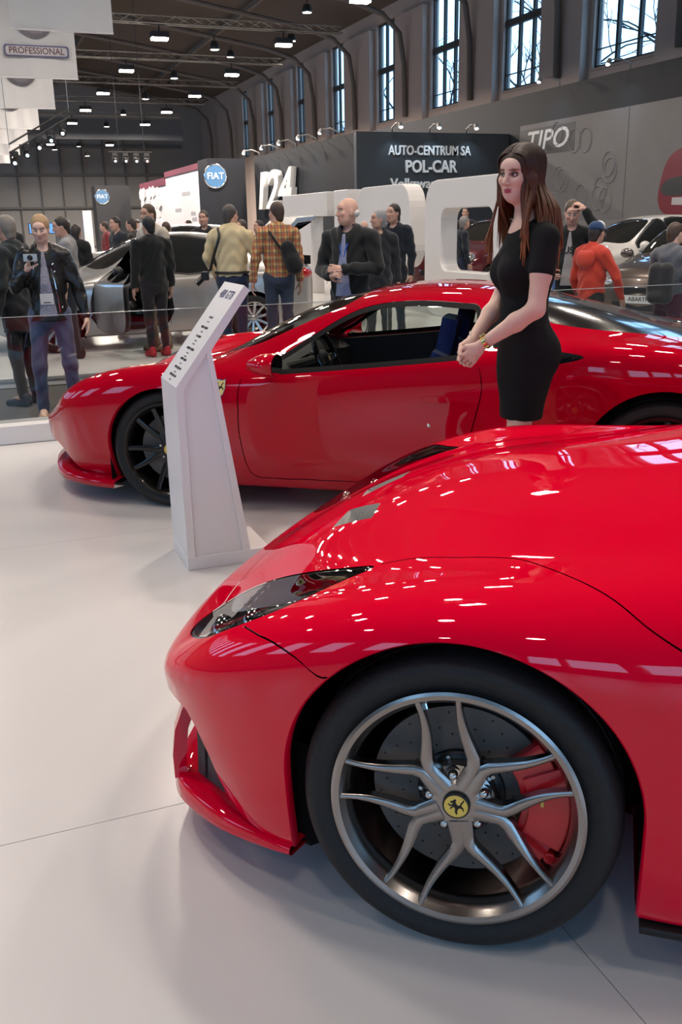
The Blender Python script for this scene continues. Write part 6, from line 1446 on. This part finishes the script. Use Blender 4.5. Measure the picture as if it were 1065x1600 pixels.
    if hair == 'bald': C = [('ell', P(-.062, 0, -.012), (.060 * hs, .076 * hs, .048 * hs), HR, 0)]
    elif hair in ('long', 'bun'): C = [('ell', P(-.02, 0, .034), (.106 * hs, .087 * hs, .103 * hs), HR, 0), ('cone', P(-.07, 0, -.02), P(-.085, 0, -.26 if hair == 'long' else -.06), .075 * hs, (.055 if hair == 'long' else .04) * hs, .03)]
    else: C = [('ell', P(-.02, 0, .032), (.103 * hs, .083 * hs, .101 * hs), HR, 0), ('cone', P(-.055, .0, -.02), P(-.06, 0, -.07), .068 * hs, .055 * hs, .02)]
    V, Q = sdf_mesh(C + face, min(res, .010)); mk('hair', V, Q, hm, o, smooth=True)
    return o, q, A, hc, HR, hs
# ------------------------------------------------------------------ the visitors in their places (z -.1 aisle, 0 stand platform)
blackc = (.010, .010, .011); navy = (.010, .014, .03); jean = (.022, .035, .075)
leather = mat('black_leather', (.010, .010, .010), .32, spec=.5, bump=(30, .3))
def plaid_mat():
    m = mat('plaid_shirt', (.6, .3, .1), .85); nt = m.node_tree; b = nt.nodes['Principled BSDF']; tc = nt.nodes.new('ShaderNodeTexCoord'); sp = nt.nodes.new('ShaderNodeSeparateXYZ'); nt.links.new(tc.outputs['Object'], sp.inputs[0])
    def stripes(sock, per, w_, ph=0.0):
        a = nt.nodes.new('ShaderNodeMath'); a.operation = 'MULTIPLY_ADD'; a.inputs[1].default_value = 1 / per; a.inputs[2].default_value = ph; nt.links.new(sock, a.inputs[0])
        f = nt.nodes.new('ShaderNodeMath'); f.operation = 'FRACT'; nt.links.new(a.outputs[0], f.inputs[0]); c = nt.nodes.new('ShaderNodeMath'); c.operation = 'LESS_THAN'; c.inputs[1].default_value = w_; nt.links.new(f.outputs[0], c.inputs[0]); return c.outputs[0]
    cur = None
    def over(prev, fac, c):
        mx = nt.nodes.new('ShaderNodeMix'); mx.data_type = 'RGBA'
        if prev is None: mx.inputs[6].default_value = (.55, .36, .13, 1)
        else: nt.links.new(prev, mx.inputs[6])
        mx.inputs[7].default_value = (*c, 1); g = nt.nodes.new('ShaderNodeMath'); g.operation = 'MULTIPLY'; g.inputs[1].default_value = .75; nt.links.new(fac, g.inputs[0]); nt.links.new(g.outputs[0], mx.inputs[0]); return mx.outputs[2]
    cur = over(None, stripes(sp.outputs['Z'], .075, .35), (.42, .10, .05)); cur = over(cur, stripes(sp.outputs['Y'], .07, .3), (.40, .09, .05)); cur = over(cur, stripes(sp.outputs['Z'], .075, .12, .6), (.03, .03, .07)); cur = over(cur, stripes(sp.outputs['Y'], .07, .16, .55), (.03, .03, .07))
    nt.links.new(cur, b.inputs['Base Color']); return m
# woman with the camera, front left
o, q, A, hc, HR, hs = visitor('blonde woman in a black leather jacket looking at a small camera', .62, 8.62, -.1, 262, 1.77, 'c', top='leather_jacket', top_m=leather, legs_m=cloth_mat('blue_jeans', (.045, .06, .13), .8, (25, (.09, .115, .20), 4)), shoe_c=(.35, .22, .14), hair_c=(.28, .18, .09), hair='bun', head=(-6, 14), female=True, res=.0075, open_front=True, hem=.50,
    shirt=cloth_mat('dotted_blouse', (.02, .03, .10), .8, (75, (.45, .45, .5), 2)), arms={-1: ((.04, -.25, 1.16), (.22, -.13, 1.30), (.35, .25, .9), 1.0), 1: ((-.03, .26, 1.13), (.03, .30, .90), None, .45)}, stance=.13)
cp = q(.30, -.085, 1.415)
mb = MB(); mb.box(-.02, .02, -.055, .055, -.03, .03); c_ = mb.build('pocket_camera', mat('camera_silver', (.45, .42, .38), .3, metal=.7), None, bevel=.004); c_.matrix_world = Matrix.Translation((.62, 8.62, -.1)) @ Matrix.Rotation(math.radians(262), 4, 'Z') @ Matrix.Translation(Vector(cp)); tag(c_, 'small silver camera held up by the woman in leather', 'camera')
mb = MB(); mb.lathe([(.022, .02), (.022, .038), (.015, .04), (0, .034)], 18, axis='x', c=(0, 0, 0)); mb.build('camera_lens', blk_gloss, c_)
mb = MB(); mb.box(.140, .147, -.055, .055, 1.03, 1.12); mb.build('visitor_badge', mat('paper', (.62, .60, .58), .7), o)
mb = MB(); mb.box(.147, .1485, -.03, .03, 1.042, 1.05); mb.build('badge_print', ink, o)
for (x_, y_, z_) in ((.13, .075, 1.36), (.14, .085, 1.30), (.13, -.085, 1.33), (.11, .12, 1.00)):
    mb = MB(); mb.ell((x_ + .012, y_, z_), (.006, .009, .009), 10, 6); mb.build('stud', chrome, o, smooth=True)
mb = MB(); mb.path(smooth_poly([q(.135, .06, 1.32), q(.15, .085, 1.15), q(.14, .10, .95)], 4, False), .004, 5); mb.build('zip', chrome, o)
visitor('grey-haired man in a dark suit at the left picture edge', .40, 9.55, -.1, 140, 1.78, 'b', top='suit_jacket', top_c=(.014, .018, .020), legs_c=(.010, .010, .012), hair_c=(.16, .14, .12), head=(-10, 0), hem=.40, coat=True, collar=(.55, .54, .52), res=.009)
visitor('man in a light grey pullover with glasses behind the leather jacket', 1.14, 12.05, 0, 172, 1.68, 'b', top='pullover', top_c=(.22, .215, .21), legs_c=(.018, .02, .026), hair_c=(.025, .018, .014), head=(10, 10), hem=.545)
o, *_ = visitor('dark-haired person in a black jacket with red shoes by the open door', 2.10, 11.72, 0, 100, 1.67, 'b', top_c=(.008, .009, .009), legs_c=(.012, .010, .012), shoe_c=(.40, .015, .022), hair_c=(.010, .008, .008), head=(6, 8), hem=.50, coat=True, build=1.08)
visitor('brown-haired man in a beige shirt standing behind the black jacket', 2.22, 12.28, 0, 215, 1.82, 'b', top='shirt', top_c=(.42, .37, .30), legs_c=(.22, .16, .11), shoe_c=(.10, .06, .03), hair_c=(.05, .028, .016), head=(0, 6), hem=.53)
o, q, A, *_ = visitor('man in a cream pullover with a camera on a strap, back turned', 2.92, 11.05, 0, 62, 1.78, 'b', top='pullover', top_c=(.56, .45, .26), legs_c=(.013, .022, .05), hair_c=(.05, .04, .034), head=(-22, 4), hem=.545, build=1.15, res=.009, arms={1: ((-.02, .29, 1.17), (.13, .25, .98), None, .6), -1: ((.0, -.30, 1.15), (.12, -.22, .98), None, .6)})
mb = MB(); mb.path(smooth_poly([q(-.06, .13, 1.50), q(-.16, .10, 1.40), q(-.165, .17, 1.20), q(-.08, .245, 1.03)], 5, False), .017, 6); mb.build('camera_strap', blk, o)
mb = MB(); mb.path([q(.155 * math.cos(a) - .01, .19 * math.sin(a), 1.005) for a in np.linspace(0, 2 * PI, 26)], .017, 6); mb.build('hip_belt', blk, o)
cw = Matrix.Translation((2.92, 11.05, 0)) @ Matrix.Rotation(math.radians(62), 4, 'Z') @ Matrix.Translation(Vector(q(-.09, .305, .97)))
mb = MB(); mb.box(-.05, .04, -.04, .04, -.05, .05); c_ = mb.build('reflex_camera', blk, None, bevel=.008); c_.matrix_world = cw; tag(c_, 'black reflex camera hanging at the cream pullover', 'camera')
mb = MB(); mb.tube((0, 0, 0), (-.05, .10, -.09), .036, .040, 16); mb.build('camera_lens', blk_gloss, c_)
o, q, A, *_ = visitor('man in an orange plaid shirt with a black sling bag, back turned', 3.40, 10.75, 0, 78, 1.80, 'b', top='plaid_shirt', top_m=plaid_mat(), legs_c=(.030, .042, .065), hair_c=(.045, .026, .016), head=(25, 4), hem=.50, build=1.04, res=.009, arms={1: ((-.04, .27, 1.14), (-.01, .30, .89), None, .5)})
mb = MB(); mb.path(smooth_poly([q(.0, .13, 1.49), q(-.14, .08, 1.40), q(-.165, -.06, 1.20), q(-.11, -.22, 1.08)], 5, False), .017, 6); mb.build('bag_strap', blk, o)
V, Q = sdf_mesh([('cone', q(-.20, -.16, 1.07), q(-.19, -.09, 1.26), .105, .085, 0, ((1, 0, 0), .55)), ('cone', q(-.24, -.17, 1.06), q(-.24, -.13, 1.13), .06, .055, .03, ((1, 0, 0), .6))], .011)
bg_ = mk('sling_bag', V, Q, cloth_mat('bag_black', (.009, .009, .010), .7), None, smooth=True); bg_.matrix_world = Matrix.Translation((3.40, 10.75, 0)) @ Matrix.Rotation(math.radians(78), 4, 'Z'); tag(bg_, 'black sling bag on the back of the plaid shirt', 'bag')
# bald man with glasses in his hands, behind the coupe
o, q, A, hc, HR, hs = visitor('balding white-haired man in a black coat holding spectacles', 3.42, 8.55, -.1, 222, 1.88, 'a', top='coat', top_c=(.010, .010, .0105), legs_c=(.012, .016, .04), hair_c=(.48, .46, .43), hair='bald', head=(-38, 0), hem=.40, coat=True, collar=(.50, .46, .62), build=1.12, res=.0075, open_front=True, shirt=cloth_mat('striped_shirt', (.16, .18, .30), .8, (30, (.30, .32, .42), 2)), arms={1: ((-.0, .27, 1.16), (.25, .06, 1.16), (.5, -.75, .1), .9), -1: ((.02, -.27, 1.14), (.25, -.07, 1.10), (.55, .7, .2), .9)})
gp = Matrix.Translation((3.42, 8.55, -.1)) @ Matrix.Rotation(math.radians(222), 4, 'Z') @ Matrix.Translation(Vector(q(.33, -.02, 1.085)))
gl_ = empty('spectacles', (0, 0, 0), 0, 'folded spectacles held by the balding man', 'glasses'); gl_.matrix_world = gp
for s in (1, -1):
    mb = MB(); mb.path([(0, s * .033 + .024 * math.cos(a), .02 * math.sin(a)) for a in np.linspace(0, 2 * PI, 18)], .002, 5); mb.build('rim', blk, gl_); mb = MB(); mb.lathe([(0, 0), (.022, 0)], 16, axis='x', c=(0, s * .033, 0)); mb.build('lens', clear_glass('spectacle_lens', (.9, .9, .9), 1.5), gl_)
mb = MB(); mb.path([(0, -.009, .006), (0, .009, .006)], .002, 5); mb.path([(0, .057, .004), (-.03, .06, -.05)], .002, 5); mb.path([(0, -.057, .004), (-.03, -.06, -.05)], .002, 5); mb.build('temples', blk, gl_)
mb = MB(); mb.path(smooth_poly([q(.09, .05, 1.43), q(.135, .02, 1.30), q(.14, .0, 1.15), q(.135, -.02, 1.30), q(.09, -.05, 1.43)], 4, False), .008, 6); mb.build('lanyard', mat('lanyard_blue', (.02, .09, .38), .6), o)
visitor('grey-haired man in a charcoal suit behind the balding man', 4.72, 10.85, 0, 250, 1.70, 'b', top='suit_jacket', top_c=(.016, .017, .020), legs_c=(.07, .07, .075), hair_c=(.22, .215, .21), head=(-70, 0), hem=.44, collar=(.6, .6, .58))
visitor('tall dark-haired man in a navy suit behind the grey-haired man', 5.25, 11.55, 0, 225, 1.78, 'b', top='suit_jacket', top_c=(.010, .013, .020), legs_c=(.012, .014, .02), hair_c=(.02, .015, .012), head=(-20, 0), hem=.44, collar=(.6, .6, .58))
visitor('bald man in a grey jacket in front of the letter I', 6.1, 14.6, 0, 60, 1.58, 'b', top_c=(.06, .055, .05), hair_c=(.12, .1, .09), hair='bald', hem=.42, res=.014)
visitor('man in a navy jacket seen through the letter O', 8.35, 15.4, 0, 350, 1.63, 'b', top_c=(.012, .016, .024), hair_c=(.18, .17, .16), hem=.46, res=.013, head=(20, 0))
visitor('dark-haired visitor behind the wine red crossover', 10.7, 19.6, 0, 230, 1.84, 'b', top_c=(.02, .02, .022), hair_c=(.02, .013, .01), res=.016)
# right-hand side
o, q, A, *_ = visitor('youth in a black jacket over a grey shirt scratching his head', 6.08, 8.78, -.1, 225, 1.84, 'a', top_c=(.009, .010, .010), legs_m=cloth_mat('light_jeans', (.09, .16, .36), .8), hair_c=(.06, .040, .024), head=(12, 22), hem=.47, open_front=True, res=.009, shirt=(.27, .265, .26), arms={1: ((.06, .30, 1.40), (.10, .14, 1.66), (.2, -.55, .5), 1.1), -1: ((.0, -.26, 1.14), (.16, -.16, 1.06), None, .6)})
t = text_mesh('shirt_print', 'US', .10, ink, o, Matrix.Translation(Vector(q(.150, .0, 1.27))) @ Matrix.Rotation(PI / 2, 4, 'Z'), .001, offset=.003)
o, q, A, hc, HR, hs = visitor('boy in a red hooded top and blue cap reaching for the number plate', 6.02, 8.30, -.1, 12, 1.62, 'b', top='hooded_top', top_c=(.42, .040, .022), legs_c=(.012, .012, .014), hair_c=(.02, .014, .012), head=(10, 4), hem=.52, res=.009, arms={-1: ((.10, -.27, 1.16), (.24, -.24, .92), None, .5), 1: ((-.02, .24, 1.14), (.08, .24, .92), None, .5)})
def hp(a, b, c): return hc + HR @ (np.array((a, b, c)) * hs)
V, Q = sdf_mesh([('ell', hp(-.02, 0, .045), (.112 * hs, .092 * hs, .092 * hs), HR, 0)], .009, [(hp(0, 0, .035), -HR[:, 2])]); cp_ = mk('cap_crown', V, Q, cloth_mat('cap_navy', (.012, .035, .095), .8), None, smooth=True)
capE = empty('baseball_cap', (0, 0, 0), 0, 'navy cap with a white front on the boy in red', 'cap'); capE.matrix_world = Matrix.Translation((6.02, 8.30, -.1)) @ Matrix.Rotation(math.radians(12), 4, 'Z'); cp_.parent = capE
V, Q = sdf_mesh([('ell', hp(.035, 0, .070), (.066 * hs, .076 * hs, .072 * hs), HR, 0)], .009, [(hp(0, 0, .045), -HR[:, 2])]); mk('cap_front', V, Q, cloth_mat('cap_white', (.62, .61, .60), .8), capE, smooth=True)
V, Q = sdf_mesh([('ell', hp(.12, 0, .042), (.075 * hs, .075 * hs, .009), HR, 0)], .006); mk('cap_peak', V, Q, cloth_mat('cap_navy', (.012, .035, .095), .8), capE, smooth=True)
V, Q = sdf_mesh([('cone', q(-.10, .07, 1.40), q(-.10, -.07, 1.40), .055, .055, .04), ('ell', q(-.13, 0, 1.34), (.05, .11, .08), None, .03)], .011); mk('hood', V, Q, MATS['cloth_%02d_%02d_%02d' % tuple(int(c * 250) for c in (.42, .040, .022))], o, smooth=True)
o, q, A, *_ = visitor('boy in a grey and navy striped top with a rucksack at the right edge', 6.64, 7.84, -.1, 20, 1.60, 'a', top='striped_top', top_m=None, top_c=(.10, .105, .115), legs_c=(.05, .012, .03), hair_c=(.045, .026, .017), head=(-12, 4), hem=.52, res=.009, arms={1: ((.05, .24, 1.20), (.27, .12, 1.20), None, .6)})
V, Q = sdf_mesh([('cone', q(-.20, .06, .98), q(-.19, .06, 1.26), .085, .075, 0), ('cone', q(-.20, -.06, .98), q(-.19, -.06, 1.26), .085, .075, .04), ('cone', q(-.27, .04, .97), q(-.27, -.04, .97), .055, .055, .03)], .011); bp = mk('rucksack', V, Q, cloth_mat('bag_grey', (.018, .018, .020), .7), None, smooth=True); bp.matrix_world = Matrix.Translation((6.64, 7.84, -.1)) @ Matrix.Rotation(math.radians(20), 4, 'Z'); tag(bp, 'dark rucksack on the boy at the right edge', 'rucksack')
visitor('visitor with glasses leaning over the white car roof at the right edge', 12.0, 13.1, .22, 200, 1.80, 'a', top_c=(.012, .014, .020), hair_c=(.10, .065, .04), res=.013, arms={1: ((.16, .28, 1.30), (.36, .16, 1.32), None, .4)})
# crowd further back
crowd = [('man in a dark suit and light shirt in the crowd', 2.50, 17.1, 205, 1.72, (.018, .02, .026), (.02, .015, .013), (.5, .5, .48)), ('man with glasses in a dark coat beside the white placard', 2.92, 18.0, 150, 1.70, (.03, .026, .022), (.03, .022, .018), None),
 ('person with long dark hair behind the grey pullover', 1.62, 15.4, 60, 1.60, (.012, .012, .013), (.02, .013, .01), None), ('visitor in brown behind the blonde woman', 1.08, 15.2, 200, 1.64, (.05, .035, .028), (.06, .035, .02), None), ('short brown-haired woman in the crowd', 1.9, 18.1, 240, 1.54, (.12, .05, .04), (.12, .045, .02), None),
 ('brown-haired person in front of the silver estate', 3.06, 15.6, 70, 1.62, (.06, .025, .02), (.045, .022, .013), None), ('man in a black jacket left of the cream pullover', 3.62, 15.3, 240, 1.78, (.012, .012, .014), (.05, .035, .025), None), ('balding man in black right of the cream pullover', 4.2, 15.1, 200, 1.63, (.014, .014, .014), (.04, .03, .024), None),
 ('man in a green shirt right of the cream pullover', 4.75, 16.0, 200, 1.62, (.015, .16, .09), (.03, .02, .016), None), ('visitor in dark clothes beside the plaid shirt', 4.35, 15.6, 120, 1.62, (.018, .018, .02), (.05, .04, .035), None),
 ('distant visitor in black left of the blue screens', .95, 21.0, 220, 1.74, (.012, .012, .014), (.02, .015, .012), None), ('distant visitor in grey below the blue screens', 2.2, 24.0, 200, 1.72, (.07, .07, .075), (.03, .02, .016), None), ('distant visitor in red in the crowd', 3.1, 23.0, 170, 1.68, (.16, .02, .025), (.04, .026, .018), None),
 ('distant visitor in blue in the crowd', 2.7, 27.5, 210, 1.75, (.03, .05, .12), (.02, .014, .012), None), ('distant visitor in brown near the slim white column', 4.3, 30.0, 190, 1.74, (.07, .045, .03), (.03, .02, .016), None), ('distant visitor in white near the dark tower', 5.2, 31.0, 200, 1.76, (.40, .39, .38), (.03, .02, .016), None), ('distant visitor in dark green behind the silver estate', 6.4, 29.0, 160, 1.72, (.02, .04, .03), (.03, .02, .016), None)]
for (lb, x, y, a, H_, c, hcx, colr) in crowd:
    visitor(lb, x, y, 0, a, H_, 'b', top_c=c, hair_c=hcx, res=.016 if y < 20 else .02, hem=.47, collar=colr, hair='long' if 'long' in lb or 'woman' in lb else 'short', group='visitors in the background')
mb = MB(); mb.box(3.15, 3.42, 18.6, 18.66, .0, 1.62); o = mb.build('placard', white_l, None, bevel=.004); tag(o, 'white placard with a round print in the crowd', 'placard')
mb = MB(); mb.lathe([(.09, 0), (0, -.004)], 20, axis='y', c=(3.285, 18.598, 1.42)); mb.build('placard_print', mat('badge_dark', (.09, .05, .07), .5), o)
